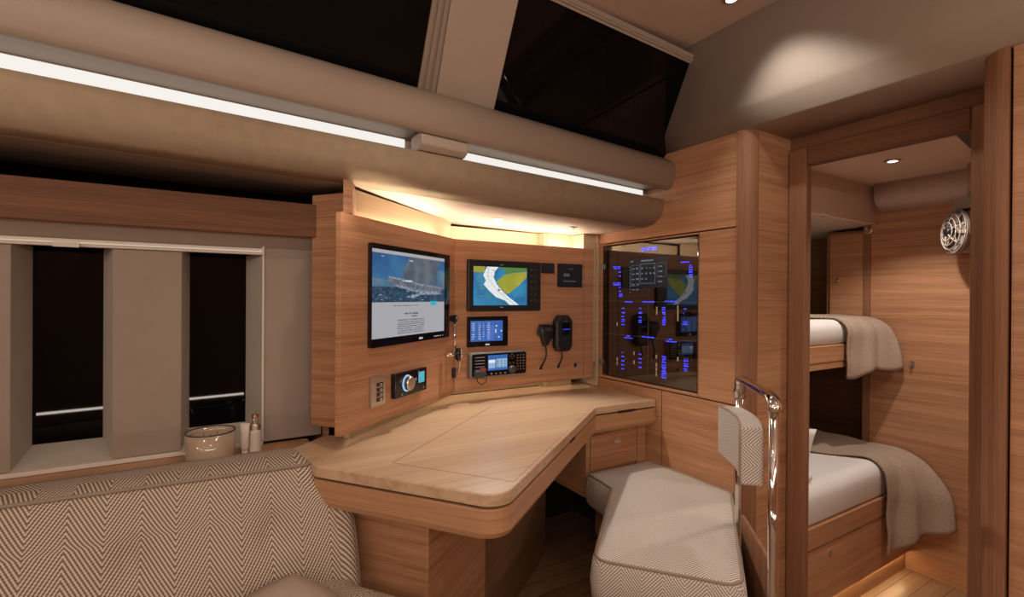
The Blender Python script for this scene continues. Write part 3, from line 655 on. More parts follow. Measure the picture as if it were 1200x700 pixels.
MB().tube([hh-left.u*.014, hh-left.u*.04-left.n*.012+left.v*.003, hh-left.u*.060-left.n*.03], [.006, .008, .009], 12).build('side_arm', 'chrome', T, smooth=True)

# ================================================================== SWITCHBOARD CABINET
X0, X1, Z0, Z1 = -2.018, -1.4105, .842, 1.523
T = thing('switchboard_cabinet', 'smoked glass fronted electrical switchboard with glowing blue lettering', 'electrical panel', (-1.71, Y1, Z0))
MB().box(X0+.0015, X1-.0015, Z0+.0015, Z1-.0015, -.012, -.0015, bulk).build('glass_door', 'smoke', T, bevel=.0006, seg=1)
C_ = -.0013
fr_ = MB()
def pb(x, y): return bulk.at(x, y, C_)
def c1(x, y): return pb(700+x/7, 270+y/7)
def c2(x, y): return pb(700+x/6.36, 360+y/6.36)
xa = X0+.012; xb = X1-.006
for za in (c1(400, 587)[1], c2(378, 227)[1]): fr_.box(xa, xb, za, za+.0012, C_, C_+.0003, bulk)
xm_ = c2(378, 300)[0]; fr_.box(xm_, xm_+.0012, Z0+.03, c1(400, 587)[1], C_, C_+.0003, bulk)
fr_.build('panel_seams', plain('seam', (.10, .07, .05), .5, emis=(.07, .045, .03), est=.5), T)
def lab(fn, x, y, n, rows=1, h=.0055):
    a, b = fn(x, y); gw = h*.85; bt_ = MB(); dashes(bt_, bulk, a-n*gw*.56, b-h/2+(rows-1)*h*.85, n, h, C_, rows, w=gw); bt_.build('blue_label', 'bluetxt', T)
for x, y, n, r in ((160, 308, 11, 2), (185, 342, 4, 1), (187, 375, 3, 1), (163, 440, 11, 2), (185, 467, 3, 1), (187, 500, 3, 1), (193, 533, 5, 2), (720, 260, 9, 1), (767, 295, 4, 2), (767, 333, 4, 2), (768, 372, 4, 2),
                   (255, 587, 11, 1), (420, 587, 15, 1), (600, 583, 16, 1), (213, 640, 4, 1), (215, 675, 4, 1), (355, 640, 4, 1), (355, 675, 4, 1), (545, 643, 4, 2), (545, 680, 4, 1), (718, 645, 4, 1)):
    lab(c1, x, y, n, r)
for x, y, n, r in ((193, 42, 4, 1), (193, 70, 4, 1), (193, 100, 5, 2), (193, 130, 5, 1), (320, 45, 4, 1), (320, 75, 4, 1), (320, 105, 4, 2), (497, 45, 4, 2), (497, 82, 4, 2), (497, 115, 4, 3), (655, 48, 4, 1), (657, 120, 5, 2),
                   (232, 215, 4, 1), (232, 230, 12, 1), (380, 225, 16, 1), (545, 240, 4, 1), (545, 257, 15, 1)):
    lab(c2, x, y, n, r)
for x, ys, n in ((190, (338, 368, 400, 430, 460), 4), (320, (352, 385, 415, 450), 4), (497, (378, 405, 440, 465, 490, 520), 5), (662, (395, 432, 468), 5)):
    for y in ys: lab(c2, x, y, n, 2 if x > 480 else 1)
for x, y in ((148, 128), (443, 12), (443, 44), (600, 5), (600, 35), (600, 65), (600, 90), (273, 345), (273, 412), (148, 388), (148, 420), (440, 370), (440, 430), (440, 465), (440, 500), (600, 388)):
    a, b = c2(x, y); MB().box(a-.004, a+.004, b-.009, b+.009, C_, C_+.0003, bulk).build('breaker_switch', 'toggle', T)
a0, b1 = c1(262, 235); a1, b0 = c1(575, 468)
MB().box(a0, a1, b0, b1, C_-.0001, C_+.0002, bulk).build('control_display', glow('control_screen', (.006, .010, .016), .6), T)
tx = MB(); dashes(tx, bulk, a0+.01, b1-.018, 4, .007, C_+.0002); dashes(tx, bulk, a0+(a1-a0)*.33, b1-.018, 16, .007, C_+.0002)
for r in range(9): tx.box(a0+.006, a0+.010, b1-.045-r*.016, b1-.039-r*.016, C_, C_+.0004, bulk)
def frame(mb, x0, x1, y0, y1, t=.0015):
    for q in ((x0, x1, y0, y0+t), (x0, x1, y1-t, y1), (x0, x0+t, y0, y1), (x1-t, x1, y0, y1)): mb.box(*q, C_, C_+.0004, bulk)
wd_ = a1-a0
frame(tx, a0+wd_*.31, a0+wd_*.70, b0+.02, b1-.03); frame(tx, a0+wd_*.07, a0+wd_*.28, b0+.01, b1-.035, .0008); frame(tx, a0+wd_*.75, a0+wd_*.97, b0+.05, b1-.03, .0008)
for r in range(5):
    dashes(tx, bulk, a0+wd_*.09, b1-.055-r*.026, 4, .006, C_+.0002); dashes(tx, bulk, a0+wd_*.20, b1-.055-r*.026, 3, .009, C_+.0002)
for r in range(3):
    for x in (.34, .45, .56, .65): 
        if r == 2 and x > .5: continue
        dashes(tx, bulk, a0+wd_*x, b1-.055-r*.026, 2, .008, C_+.0002)
for r in range(4): dashes(tx, bulk, a0+wd_*.78, b1-.05-r*.024, 5, .007, C_+.0002)
tx.build('display_readings', glow('reading_text', (.25, .33, .42), .6), T)
# backlit maker's lettering on the glass
cu = bpy.data.curves.new('lettering', 'FONT'); cu.body = 'OYSTER'; cu.size = .024; cu.align_x = 'CENTER'; cu.align_y = 'CENTER'; cu.space_character = 1.25; cu.offset = .0006
tmp = bpy.data.objects.new('tmp', cu); COL.objects.link(tmp); bpy.context.view_layer.update()
me = bpy.data.meshes.new_from_object(tmp.evaluated_get(bpy.context.evaluated_depsgraph_get())); bpy.data.objects.remove(tmp)
a, b = c1(423, 155)
me.transform(Matrix((( 1, 0, 0, a), (0, 0, -1, Y1-C_-.0004), (0, 1, 0, b), (0, 0, 0, 1))))
lo = bpy.data.objects.new('backlit_lettering', me); COL.objects.link(lo); me.materials.append(glow('lettering_blue', (.06, .10, 1), 2.6)); lo.parent = T; lo.location = -T.location
for z in (1.417, .905):
    h = MB(); h.box(-2.058, -2.030, z-.018, z+.018, .0005, .006, bulk); h.box(-2.030, -2.012, z-.014, z+.014, .0005, .008, bulk)
    for k in (-.006, .006): h.lathe([(.004, .006), (.003, .0085)], bulk, 10, (-2.046, z+k))
    h.build('hinge', 'steel', T, bevel=.001)
MB().lathe([(.012, .0), (.012, .012), (.009, .014)], bulk, 16, c2(675, 55)).build('door_knob', 'blackg', T)

# ================================================================== CHART TABLE
P1 = V((-1.480, .253)); P2 = V((-1.018, .600)); 
dirR = V((-.614, .789))
P3 = V((-1.655, 1.443)); P4 = V((-1.641, 1.798))
def rnd_corner(p, c, n, r, k=6):
    d0 = (p-c).normalized(); d1 = (n-c).normalized(); ang = d0.angle(d1); t = r/math.tan(ang/2)
    a, b = c+d0*t, c+d1*t; ce = c+(d0+d1).normalized()*(r/math.sin(ang/2))
    out = []
    for i in range(k+1):
        v = (a-ce).lerp(b-ce, i/k).normalized()*r; out.append(ce+v)
    return out
def table_poly(ins=0):
    nrm = V((P2.y-P1.y, -(P2.x-P1.x))).normalized()       # outward at near edge
    if nrm.dot(V((1, -1))) < 0: nrm = -nrm
    nr = V((P3.y-P2.y, -(P3.x-P2.x))).normalized()
    if nr.dot(V((1, .3))) < 0: nr = -nr
    q1 = P1-nrm*ins; q2 = P2-nrm*ins-nr*ins; q3 = V((P3.x-ins*1.0, P3.y-ins*.25)); q4 = V((P4.x-ins, P4.y))
    q0 = V((-1.69+ins*.0, .228+ins))
    return [q0]+rnd_corner(q0, q1, q2, .03, 3)+rnd_corner(q1, q2, q3, .065, 7)+[q3, q4, V((-2.215, 1.798)), V((-2.215, .97)), V((-1.74, .42)), V((-1.79, .34))]
T = thing('chart_table', 'large oak chart table with rounded front corner standing before the console', 'table', (-1.5, .9, 0))
pt = table_poly(0)
MB().prism([tuple(p) for p in pt], .737, .770).build('tabletop', 'oak_top', T, bevel=.004)
MB().prism([tuple(p) for p in table_poly(.012)], .731, .737).build('shadow_gap', 'groove', T)
ap = MB(); ap.rings([[V((p.x, p.y, z)) for p in table_poly(i)] for i, z in ((.001, .731), (.001, .672), (.010, .655), (.035, .640))]); ap.build('apron', 'oak_edge', T, bevel=.002)
# lid joints, 2 mm wide inlays flush in the top
lid = MB()
def strip(p, q, wv=.0011, z=.7702):
    p, q = V(p), V(q); d = (q-p).normalized(); n = V((-d.y, d.x))*wv
    lid.rings([[V((*(p-n), zz)), V((*(q-n), zz)), V((*(q+n), zz)), V((*(p+n), zz))] for zz in (z-.001, z)])
L0 = V(flat_at(460, 542.8, .77)); L1 = V(flat_at(577, 476, .77)); L2 = L0+(P2-P1).normalized()*.375; L3 = V(flat_at(676, 478, .77))
strip(L0, L1); strip(L0, L2, .0007); strip(L2, L2+(P3-P2).normalized()*.98, .0005)
lid.build('lid_joint', plain('seam_brown', (.10, .055, .03), .7), T)
def notch(px, c_):
    a, b = flat_at(*px, .745); return a, b
sl = MB(); e1 = P2.lerp(P3, .62); d = (P3-P2).normalized(); n = V((d.y, -d.x))
sl.rings([[V((*(e1+d*k+n*s_), z)) for k, s_ in ((-.03, -.004), (.03, -.004), (.03, .0012), (-.03, .0012))] for z in (.731, .741)])
e2 = P3.lerp(P4, .5); sl.box(e2.x-.004, e2.x+.0035, e2.y-.05, e2.y+.05, .731, .741)
sl.build('finger_slot', 'groove', T)
# pedestal below the table
nn = V((P2.x-P1.x, P2.y-P1.y)).normalized(); inn = V((-nn.y, nn.x))       # inn points under the table
A_ = P1+inn*.10-nn*.10; 
a, b = Fr((*(P1+inn*.10), 0), (nn.x, nn.y, 0), (0, 0, 1), (-inn.x, -inn.y, 0)).at(500, 640)
B_ = P1+inn*.10+nn*a; 
D_ = B_+inn*.11
ped = MB(); ped.prism([tuple(A_+inn*.0), tuple(B_-nn*.004), tuple(B_-nn*.004+inn*.4), tuple(A_+inn*.4)], .0, .642); ped.build('pedestal_front', 'oak_h', T, bevel=.001)
MB().prism([tuple(B_-nn*.0035), tuple(B_+nn*.006), tuple(B_+nn*.006+inn*.0085), tuple(B_-nn*.0035+inn*.0085)], 0, .642).build('pedestal_edge', 'oak_edge', T)
E_ = B_+nn*.004+inn*.010
MB().prism([tuple(E_), tuple(E_+inn*.085), tuple(E_+inn*.085-nn*.02), tuple(E_-nn*.0075)], 0, .642).build('pedestal_side', 'oak_h', T)
MB().prism([tuple(E_+inn*.087-nn*.012), tuple(E_+inn*1.10-nn*.012), tuple(E_+inn*1.10-nn*.03), tuple(E_+inn*.087-nn*.03)], 0, .642).build('pedestal_return', 'oak_in_shade', T)
# drawer unit at the forward end
du = Fr((-1.70, 0, 0), (0, 1, 0), (0, 0, 1), (1, 0, 0))
MB().box(1.425, 1.797, .36, .640, -.40, -.016, du).build('drawer_case', 'oak_edge', T, bevel=.001)
dr = MB().box(1.452, 1.738, .475, .632, -.0155, 0, du).build('drawer', 'oak_h', T, bevel=.001)
MB().box(1.742, 1.797, .36, .640, -.0155, 0, du).build('drawer_stile', 'oak_edge', T, bevel=.001)
MB().box(1.425, 1.448, .36, .640, -.0155, 0, du).build('drawer_stile', 'oak_edge', T, bevel=.001)
k = du.at(722, 516)
MB().lathe([(.015, 0), (.015, .004), (.010, .006), (.010, .012), (.014, .018), (.009, .021)], du, 20, k).build('knob', 'chrome', dr, smooth=False)

# ================================================================== NAVIGATOR'S SEAT
sp = [V((-1.672, 1.415)), V((-1.498, 1.388)), V((-1.117, .965)), V((-.800, 1.222)), V((-1.222, 1.775)), V((-1.655, 1.780))]
def offs(poly, d):
    n = len(poly); out = []
    for i in range(n):
        p, c, q = poly[i-1], poly[i], poly[(i+1) % n]
        e0 = (c-p).normalized(); e1_ = (q-c).normalized()
        n0 = V((-e0.y, e0.x)); n1 = V((-e1_.y, e1_.x)); bi = (n0+n1); bi /= max(.3, bi.dot(n0)); out.append(c+bi*d)
    return out
def rpoly(poly, rs_, k=5):
    out = []
    n = len(poly)
    for i in range(n): out += rnd_corner(poly[i-1], poly[i], poly[(i+1) % n], rs_[i], k)
    return out
rr_ = [.015, .02, .045, .05, .03, .03]
def seat_ring(d, z, bulge=0):
    return [V((p.x, p.y, z)) for p in rpoly(offs(sp, d), rr_)]
T = thing('nav_seat', "navigator's bench seat of herringbone fabric on an oak locker below the switchboard", 'seat', (-1.3, 1.4, 0))
um = Fr((0, 0, 0), (nn.x, nn.y, 0), (-nn.y, nn.x, 0), (0, 0, 1))
cu_ = MB(); cu_.rings([seat_ring(d, z) for d, z in ((.012, .335), (.0, .345), (-.008, .36), (-.012, .41), (-.006, .462), (.002, .474), (.014, .480), (.05, .486), (.09, .488))])
cu_.build('seat_cushion', 'herr_s', T, smooth=True, uvfr=um)
pr = seat_ring(.003, .4765); MB().tube(pr+[pr[0]], .0045, 8).build('piping', 'pipe', T, smooth=True)
MB().rings([[V((p.x, p.y, z)) for p in rpoly(offs(sp, .02), rr_)] for z in (.0, .334)]).build('locker_base', 'oak_in_shade', T)
bs = Fr((0, 1.412, 0), (1, 0, 0), (0, 0, 1), (0, -1, 0)); k = bs.at(681, 634, .0)
MB().lathe([(.012, -.03), (.012, .004), (.008, .006)], bs, 16, (max(-1.63, k[0]), .22)).build('finger_hole', 'groove', T)

# ---- chrome rail with the padded backrest
rf = V((-1.034, 1.546)); rn = V((-.778, 1.310)); zr = .98
rd = (rn-rf).normalized(); rp = V((rd.y, -rd.x)); 
if rp.dot(V((-1, -1))) < 0: rp = -rp                       # toward the seat
T = thing('backrest_rail', 'polished steel rail on two posts carrying a herringbone back pad beside the bench seat', 'handrail', (rn.x, rn.y, 0))
def v3(p, z): return V((p.x, p.y, z))
tb = MB(); path = [v3(rf-rd*.012, zr-.07), v3(rf-rd*.010, zr-.03), v3(rf, zr-.008), v3(rf+rd*.02, zr), v3(rn-rd*.02, zr), v3(rn, zr-.006), v3(rn+rd*.012, zr-.022), v3(rn+rd*.014, zr-.035)]
xs = rp
def flatbar(mb, path, wv, tv):
    rs = []; n = len(path)
    for i, p in enumerate(path):
        t = (path[min(i+1, n-1)]-path[max(i-1, 0)]).normalized(); x = V((rp.x, rp.y, 0)); y = t.cross(x).normalized()
        rs.append([p+x*wv*math.cos(2*math.pi*k/16)+y*tv*math.sin(2*math.pi*k/16) for k in range(16)])
    mb.rings(rs)
flatbar(tb, path, .020, .012); tb.build('top_rail', 'chrome', T, smooth=True)
for q, nm in ((rf-rd*.010, 'post'), (rn+rd*.002, 'post')):
    pb_ = MB(); flatbar(pb_, [v3(q, 0), v3(q, .3), v3(q, .6), v3(q, zr-.02)], .013, .010); pb_.build(nm, 'chrome', T, smooth=True)
for q in (rf-rd*.010, rn+rd*.002): MB().lathe([(.034, 0), (.034, .006), (.020, .012)], Fr((q.x, q.y, 0), (1, 0, 0), (0, 1, 0), (0, 0, 1)), 20).build('foot_plate', 'chrome', T)
MB().rings([[v3(rf+rd*.02-rp*.01, z), v3(rn-rd*.02-rp*.01, z), v3(rn-rd*.02, z), v3(rf+rd*.02, z)] for z in (0, .52)]).build('lower_board', 'oak_frame', T)
pdL, th = .295, .060
po = rf+rd*.065+rp*.020
pf = Fr((po.x, po.y, .729), (rd.x, rd.y, 0), (0, 0, 1), (rp.x, rp.y, 0))
pg = MB(); ringsp = []
def padpt(s_, h_, c):            # bowed pad
    return pf.pt(s_*pdL-.03, h_*.165, c+ -.020*math.sin(math.pi*min(1, max(0, s_))) )
def padring(s_, ins):
    pts = []
    for h_, c in ((0+ins*2, 0), (0+ins*2, th), (1-ins*2, th), (1-ins*2, 0)): pts.append(padpt(s_, h_, c))
    return pts
pg.rings([padring(s_, i) for s_, i in ((0, .06), (.02, .015), (.12, 0), (.3, 0), (.5, 0), (.7, 0), (.88, 0), (.985, 0), (1.0, .01))])
pg.build('back_pad', 'herr_s', T, bevel=.010, seg=3, uvfr=pf)
pp = MB(); pp.tube([padpt(s_, .99, th) for s_ in (.03, .3, .6, .85, .99)]+[padpt(.995, h_, th) for h_ in (.8, .5, .2, .02)], .0035, 8); pp.build('pad_piping', 'pipe', T, smooth=True)

# ================================================================== SETTEE
Pz = .76
T = thing('settee', 'long settee of brown and cream herringbone fabric with tufted back in the foreground', 'sofa', (-1.5, -.6, 0))
# section of the back cushion: (x, z) around the loop; front leans down to the seat
def xtop(y): return -1.563+(y+.407)*.069
YL = -2.0
zz_r = [(.77, .262), (.745, .264), (.715, .272), (.69, .285), (.665, .31), (.652, .345), (.62, .352), (.55, .355), (.45, .358), (.36, .358)]
def yright(z):
    for (z0, y0), (z1, y1) in zip(zz_r, zz_r[1:]):
        if z >= z1: t = (z0-z)/(z0-z1); return y0+(y1-y0)*max(0, min(1, t))
    return zz_r[-1][1]
tufts = []
fl = Fr((-1.517, 0, .76), (0, 1, 0), (.13, 0, -.33), None)
if fl.n.x < 0: fl.n = -fl.n
for q in ((320, 628), (150, 669), (-95, 640)): tufts.append(fl.at(*q))
FL = .40
def front(y, t):         # t metres down the slope
    s = t/FL
    bul = .030*math.sin(math.pi*min(1, s*1.0))**.7 if 0 < s < 1 else 0
    for a, b in tufts:
        d2 = ((y-a)/.040)**2+((t+b if b < 0 else t-b)/.045)**2
        d2 = ((y-a)/.042)**2+((t-abs(b))/.050)**2
        bul -= .026*math.exp(-d2)
        bul -= .010*math.exp(-((y-a)/.012)**2-((t-abs(b))/.09)**2)
    return bul
rows = []
sect = [('b', -1.74, .38), ('b', -1.765, .60), ('b', -1.765, .735), ('b', -1.75, .757), ('b', -1.70, .766), ('b', -1.64, .768)]
NY = 110
def row_pts(kind, i, n):
    pass
mb = MB(); allrows = []
def ys(yr):
    out = [YL+(yr-.05-YL)*k/NY for k in range(NY)]
    out += [yr-.05+.05*s for s in (0, .3, .55, .75, .9, 1.0)]
    return out
def endround(y, yr, r=.035):
    k = (y-(yr-r))/r
    return 0 if k <= 0 else r*(1-math.sqrt(max(0, 1-k*k)))
for kd, x, z in sect:
    r_ = []
    for y in ys(yright(min(z, .768))-.004): r_.append(V((x+.0, y, z-(endround(y, yright(z)-.004)*.5 if z > .7 else 0))))
    allrows.append(r_)
def drop(x0): return 0
n_f = 44
for k in range(n_f+1):
    t = FL*k/n_f; r_ = []
    for j in range(NY+6):
        z0 = .762-t*(.33/.3547)
        yr = yright(z0); y = ys(yr)[j]
        p = V((xtop(y), y, .762))+V((.13, 0, -.33)).normalized()*t+fl.n*(front(y, t)-endround(y, yr, .03))
        r_.append(p)
    allrows.append(r_)
allrows.append([V((-1.45, p.y, .37)) for p in allrows[-1]])
g = [[mb.bm.verts.new(p) for p in r_] for r_ in allrows]
lay = mb.bm.loops.layers.uv.new('UVMap')
arc = [0]
for i in range(1, len(allrows)): arc.append(arc[-1]+(allrows[i][NY//2]-allrows[i-1][NY//2]).length)
ztop = arc[6]
for i in range(len(g)-1):
    for j in range(len(g[0])-1):
        fc = mb.bm.faces.new((g[i][j], g[i][j+1], g[i+1][j+1], g[i+1][j])); fc.smooth = True
        for l, (ii, jj) in zip(fc.loops, ((i, j), (i, j+1), (i+1, j+1), (i+1, j))): l[lay].uv = (allrows[ii][min(jj, NY)].y+.05*(jj-NY)/6*(jj > NY), -arc[ii])
mb.bm.faces.new([g[i][-1] for i in range(len(g))]); mb.bm.faces.new([g[i][0] for i in reversed(range(len(g)))])
mb.bm.faces.new([g[0][0]]+[g[0][-1]]+[g[-1][-1]]+[g[-1][0]])
me = bpy.data.meshes.new('back_cushion'); bmesh.ops.recalc_face_normals(mb.bm, faces=mb.bm.faces); mb.bm.to_mesh(me); mb.bm.free()
bc = bpy.data.objects.new('back_cushion', me); COL.objects.link(bc); me.materials.append(M['herr']); bc.parent = T; bc.location = -T.location
pp = MB(); pp.tube([allrows[6][j]+V((.002, 0, .003)) for j in range(0, NY+4, 2)], .0048, 8); pp.build('top_piping', 'pipe', bc, smooth=True)
for r_ in (T,): pass
# side welt
sw = MB(); sw.tube([allrows[6+k][-1]+V((0, .001, 0)) for k in range(0, n_f+1, 2)], .0035, 8); sw.build('side_piping', 'pipe', bc, smooth=True)
for o_ in bc.children: o_.location = (0, 0, 0)
# seat cushion, cut parallel to the table pedestal
sc2 = [V((-1.45, -2.0)), V((-.86, -2.0)), V((-.86, .55)), V((-1.06, .57)), V((-1.36, .348)), V((-1.45, .345))]
def sr(d, z): return [V((p.x, p.y, z)) for p in rpoly(offs(sc2, d), [.01, .04, .05, .05, .03, .01])]
sfr = Fr((0, 0, 0), (1, 0, 0), (0, 1, 0), (0, 0, 1))
MB().rings([sr(d, z) for d, z in ((.01, .27), (0, .28), (-.002, .36), (0, .445), (.008, .467), (.03, .481), (.07, .488))]).build('seat_cushion', 'herr', T, smooth=True, uvfr=sfr)
MB().box(-1.50, -.90, -2.0, .32, .0, .268).build('base', 'oak_h', T)

# scatter cushion lying against the back
def pillow(name, mat, c, ux, uy, un, sx, sy, th, label, cat, rnd_=0):
    c, ux, uy, un = V(c), V(ux).normalized(), V(uy).normalized(), V(un).normalized()
    mb = MB(); n = 18
    for sgn in (1, -1):
        def fn(i, j):
            x, y = 2*i-1, 2*j-1
            k = (1-x**4)*(1-y**4)
            px_ = x*(1-.07*(1-y*y)*abs(x)); py_ = y*(1-.07*(1-x*x)*abs(y))
            if rnd_: px_ = x*math.sqrt(1-rnd_*y*y/2); py_ = y*math.sqrt(1-rnd_*x*x/2)
            return c+ux*px_*sx/2+uy*py_*sy/2+un*sgn*th/2*math.sqrt(max(0, k))
        mb.grid(fn, n, n)
    return tag(mb.build(name, mat, smooth=True, uvfr=Fr(c, ux, uy, un)), label, cat)
tp = flat_at(345, 672, .56)
n_ = V((.80, -.42, .42)).normalized(); up_ = (V((0, 0, 1))-n_*n_.z).normalized(); sd_ = up_.cross(n_)
d1, d2 = (up_+sd_*1.35).normalized(), (up_-sd_*1.35).normalized()
pillow('scatter_cushion', 'taupe', V((tp[0], tp[1], .56))-up_*.178, d1, d2, n_, .36, .36, .11, 'plain taupe scatter cushion standing on a corner against the settee back, at the lower edge', 'cushion', .62)

# ================================================================== THINGS ON THE SHELF
shf = .7375
def shelf_x(px, py, X): 
    fr = Fr((X, 0, 0), (0, 1, 0), (0, 0, 1), (1, 0, 0)); return fr.at(px, py)
cy = (shelf_x(215, 505, -1.81)[0]+shelf_x(277, 505, -1.81)[0])/2; cr_ = .068
T = thing('candle', 'wide round scented candle in smoky glass on the shelf below the right window', 'candle', (-1.80, cy, shf))
cf = Fr((-1.80, cy, 0), (1, 0, 0), (0, 1, 0), (0, 0, 1))
MB().rings([[cf.pt(r*math.cos(2*math.pi*k/40), r*math.sin(2*math.pi*k/40), z) for k in range(40)] for r, z in ((.060, shf), (.066, shf+.004), (.068, shf+.02), (.068, shf+.088), (.0655, shf+.088), (.0655, shf+.074))], caps=False).build('glass_jar', 'candleglass', T, smooth=True)
MB().lathe([(.060, shf+.004), (.0652, shf+.01), (.0652, shf+.073), (.06, shf+.075), (.01, shf+.074)], cf, 32).build('wax', 'wax', T)
MB().rings([[cf.pt(r*math.cos(2*math.pi*k/40), r*math.sin(2*math.pi*k/40), z) for k in range(40)] for r, z in ((.0655, shf+.088), (.0685, shf+.088), (.0685, shf+.091), (.0655, shf+.091), (.0655, shf+.088))], caps=False).build('rim', 'greyd', T)
for k in range(3): MB().tube([cf.pt(.022*math.cos(k*2.1), .022*math.sin(k*2.1), shf+.07), cf.pt(.022*math.cos(k*2.1)+.001, .022*math.sin(k*2.1), shf+.085)], .0012, 6).build('wick', 'greyd', T)
lw = Fr((-1.80+.0685*.82, cy-.0685*.5, 0), (.5, .82, 0), (0, 0, 1), (.82, -.5, 0)); lbm = MB(); frame_pts = (( -.018, .018, shf+.048, shf+.0488), (-.018, .018, shf+.036, shf+.0368))
for a, b, c, d in frame_pts: lbm.box(a, b, c, d, -.002, .0006, lw)
lbm.build('label_lines', 'pipe', T)
ty, _ = shelf_x(287, 505, -1.79)
T = thing('cream_tube', 'soft white tube standing cap down between candle and pump bottle', 'tube', (-1.79, ty, shf))
tf = Fr((-1.79, ty, 0), (.4, .9, 0), (-.9, .4, 0), (0, 0, 1))
MB().rings([[tf.pt(a*math.cos(2*math.pi*k/20), b*math.sin(2*math.pi*k/20), z) for k in range(20)] for a, b, z in ((.009, .009, shf+.018), (.0115, .0115, shf+.024), (.013, .009, shf+.06), (.0145, .003, shf+.098), (.0150, .001, shf+.104))]).build('body', 'brush', T, smooth=True)
MB().lathe([(.0095, shf), (.0095, shf+.018), (.008, shf+.019)], tf, 16).build('cap', 'white', T)
py_, _ = shelf_x(299, 505, -1.80)
T = thing('pump_bottle', 'slim clear pump bottle with a copper and steel top on the shelf', 'bottle', (-1.80, py_, shf))
bf = Fr((-1.80, py_, 0), (1, 0, 0), (0, 1, 0), (0, 0, 1))
MB().lathe([(.017, shf), (.0185, shf+.003), (.0185, shf+.070), (.0165, shf+.078)], bf, 24).build('body', 'brush', T)
MB().lathe([(.0165, shf+.078), (.0165, shf+.094), (.0155, shf+.096)], bf, 24).build('shoulder', 'steel', T)
MB().lathe([(.0095, shf+.096), (.0095, shf+.124), (.008, shf+.126)], bf, 20).build('pump_collar', 'chrome', T)
MB().lathe([(.0105, shf+.118), (.0105, shf+.127), (.004, shf+.128)], bf, 20).build('pump_head', plain('copper', (.5, .26, .16), .25, metal=1), T)

# ================================================================== DOWNLIGHTS
def downlight(x, y, z, label, on=True, r=.024, grp='recessed ceiling lights', prof=1.0):
    T = thing('downlight', label, 'light', (x, y, z), grp)
    fr = Fr((x, y, z), (1, 0, 0), (0, -1, 0), (0, 0, -1))
    MB().rings([[fr.pt(q*math.cos(2*math.pi*k/24), q*math.sin(2*math.pi*k/24), c) for k in range(24)] for q, c in ((r*.62, .0005), (r, .0005), (r, .004), (r*.62, .006), (r*.62, .0005))], caps=False).build('rim', 'steel', T)
    MB().lathe([(r*.6, .0008), (r*.5, .0028), (r*.2, .003)], fr, 20).build('lens', 'bulb' if on else 'greyd', T)
def soff(X, Y): return 1.634-.0235*Y
a, b = flat_at(583, 257, 1.605); downlight(a, b, soff(a, b), 'small lit recessed light in the soffit above the chartplotter', True, .022)
a, b = flat_at(671, 267.3, 1.595); downlight(a, b, soff(a, b), 'small unlit recessed light in the soffit near the switchboard', False, .022)
a, b = flat_at(857, -2, 2.25); downlight(a, b, 2.25, 'recessed ceiling light beside the athwartships leather coaming at the top edge', True, .028)
a, b = flat_at(1046, 188, 1.872); downlight(a, b, 1.872, 'round lit recessed light in the ceiling of the sleeping cabin', True, .032)

# ================================================================== SLEEPING CABIN (one step down)
cz, zf, YB = 1.872, -.1625, 2.098
struct(MB().box(-2.9, .7, YB, Y3+.4, zf-.05, zf).build('floor_cabin', 'floor'))
struct(MB().box(-2.9, .7, YB-.03, YB-.001, zf, -.051).build('trim_door_step', 'oak_h'))
struct(MB().box(-1.294, .7, YB, Y3+.3, cz, cz+.03).build('ceiling_cabin', 'headw'))
struct(MB().box(-1.315, -1.290, YB, Y3, 1.668, cz).build('trim_cabin_coaming', 'headw'))
pr = [(Y3, cz), (3.045, cz), (3.043, 1.81), (3.050, 1.775), (3.075, 1.752), (Y3, 1.727)]
m_ = MB(); m_.rings([[V((x, y, z)) for y, z in pr] for x in (-1.263, .7)]); struct(m_.build('trim_cabin_beam', 'headw', smooth=True))
struct(MB().prism([(-1.316, 1.665), (-1.83, 1.645), (-2.7, 1.14), (-2.74, 1.2), (-1.85, 1.68), (-1.316, 1.68)], -(Y3+.35), -YB, Fr((0, 0, 0), (1, 0, 0), (0, 0, 1), (0, -1, 0))).build('ceiling_cabin_side', 'white'))
struct(MB().box(-1.310, .7, zf, 1.76, -.03, 0, endw).build('wall_cabin_forward', 'oak_h'))
struct(MB().box(-1.345, -1.312, zf, 1.665, -.03, .004, endw).build('trim_cabin_stile', 'oak_frame'))
struct(MB().box(-2.8, -1.3, zf, 1.66, -.32, -.30, endw).build('wall_cabin_recess', 'oak_in_shade'))
struct(MB().box(-2.82, -2.79, YB, Y3+.35, zf, 1.35).build('wall_cabin_left', 'oak_in_shade'))
struct(MB().box(.67, .7, YB, Y3, zf, 1.87).build('wall_cabin_right', 'oak_h'))
hx_ = flat_at(1117, 154, cz), flat_at(1139, 150, cz), flat_at(1139, 174, cz)
tag(MB().prism([tuple(hx_[0]), (hx_[0][0]+.4, hx_[0][1]), (hx_[0][0]+.4, hx_[2][1]-.03), tuple(hx_[2])], cz-.006, cz-.0005).build('deck_hatch', 'greyd'), 'dark roof hatch corner in the cabin ceiling beyond the doorway', 'hatch')
T = thing('hanging_locker', 'oak locker with a flush door standing at the foot of the upper bunk', 'locker', (-1.45, Y3, 1.05))
MB().box(-1.550, -1.347, 1.04, 1.645, -.29, -.020, endw).build('body', 'oak_frame', T, bevel=.001)
d_ = MB().box(-1.522, -1.349, 1.04, 1.628, -.019, 0, endw).build('door', 'oak_h', T, bevel=.0012)
k = endw.at(983, 328); MB().lathe([(.014, 0), (.014, .006), (.010, .010), (.010, .018), (.004, .019)], endw, 20, k).build('knob', 'chrome', d_, smooth=False)
k = endw.at(1019, 271)
T = thing('coat_hook', 'small steel double hook at the top of the stile beside the locker', 'hook', endw.pt(*k))
MB().lathe([(.016, .0045), (.016, .009), (.012, .011)], endw, 16, k).build('plate', 'steel', T)
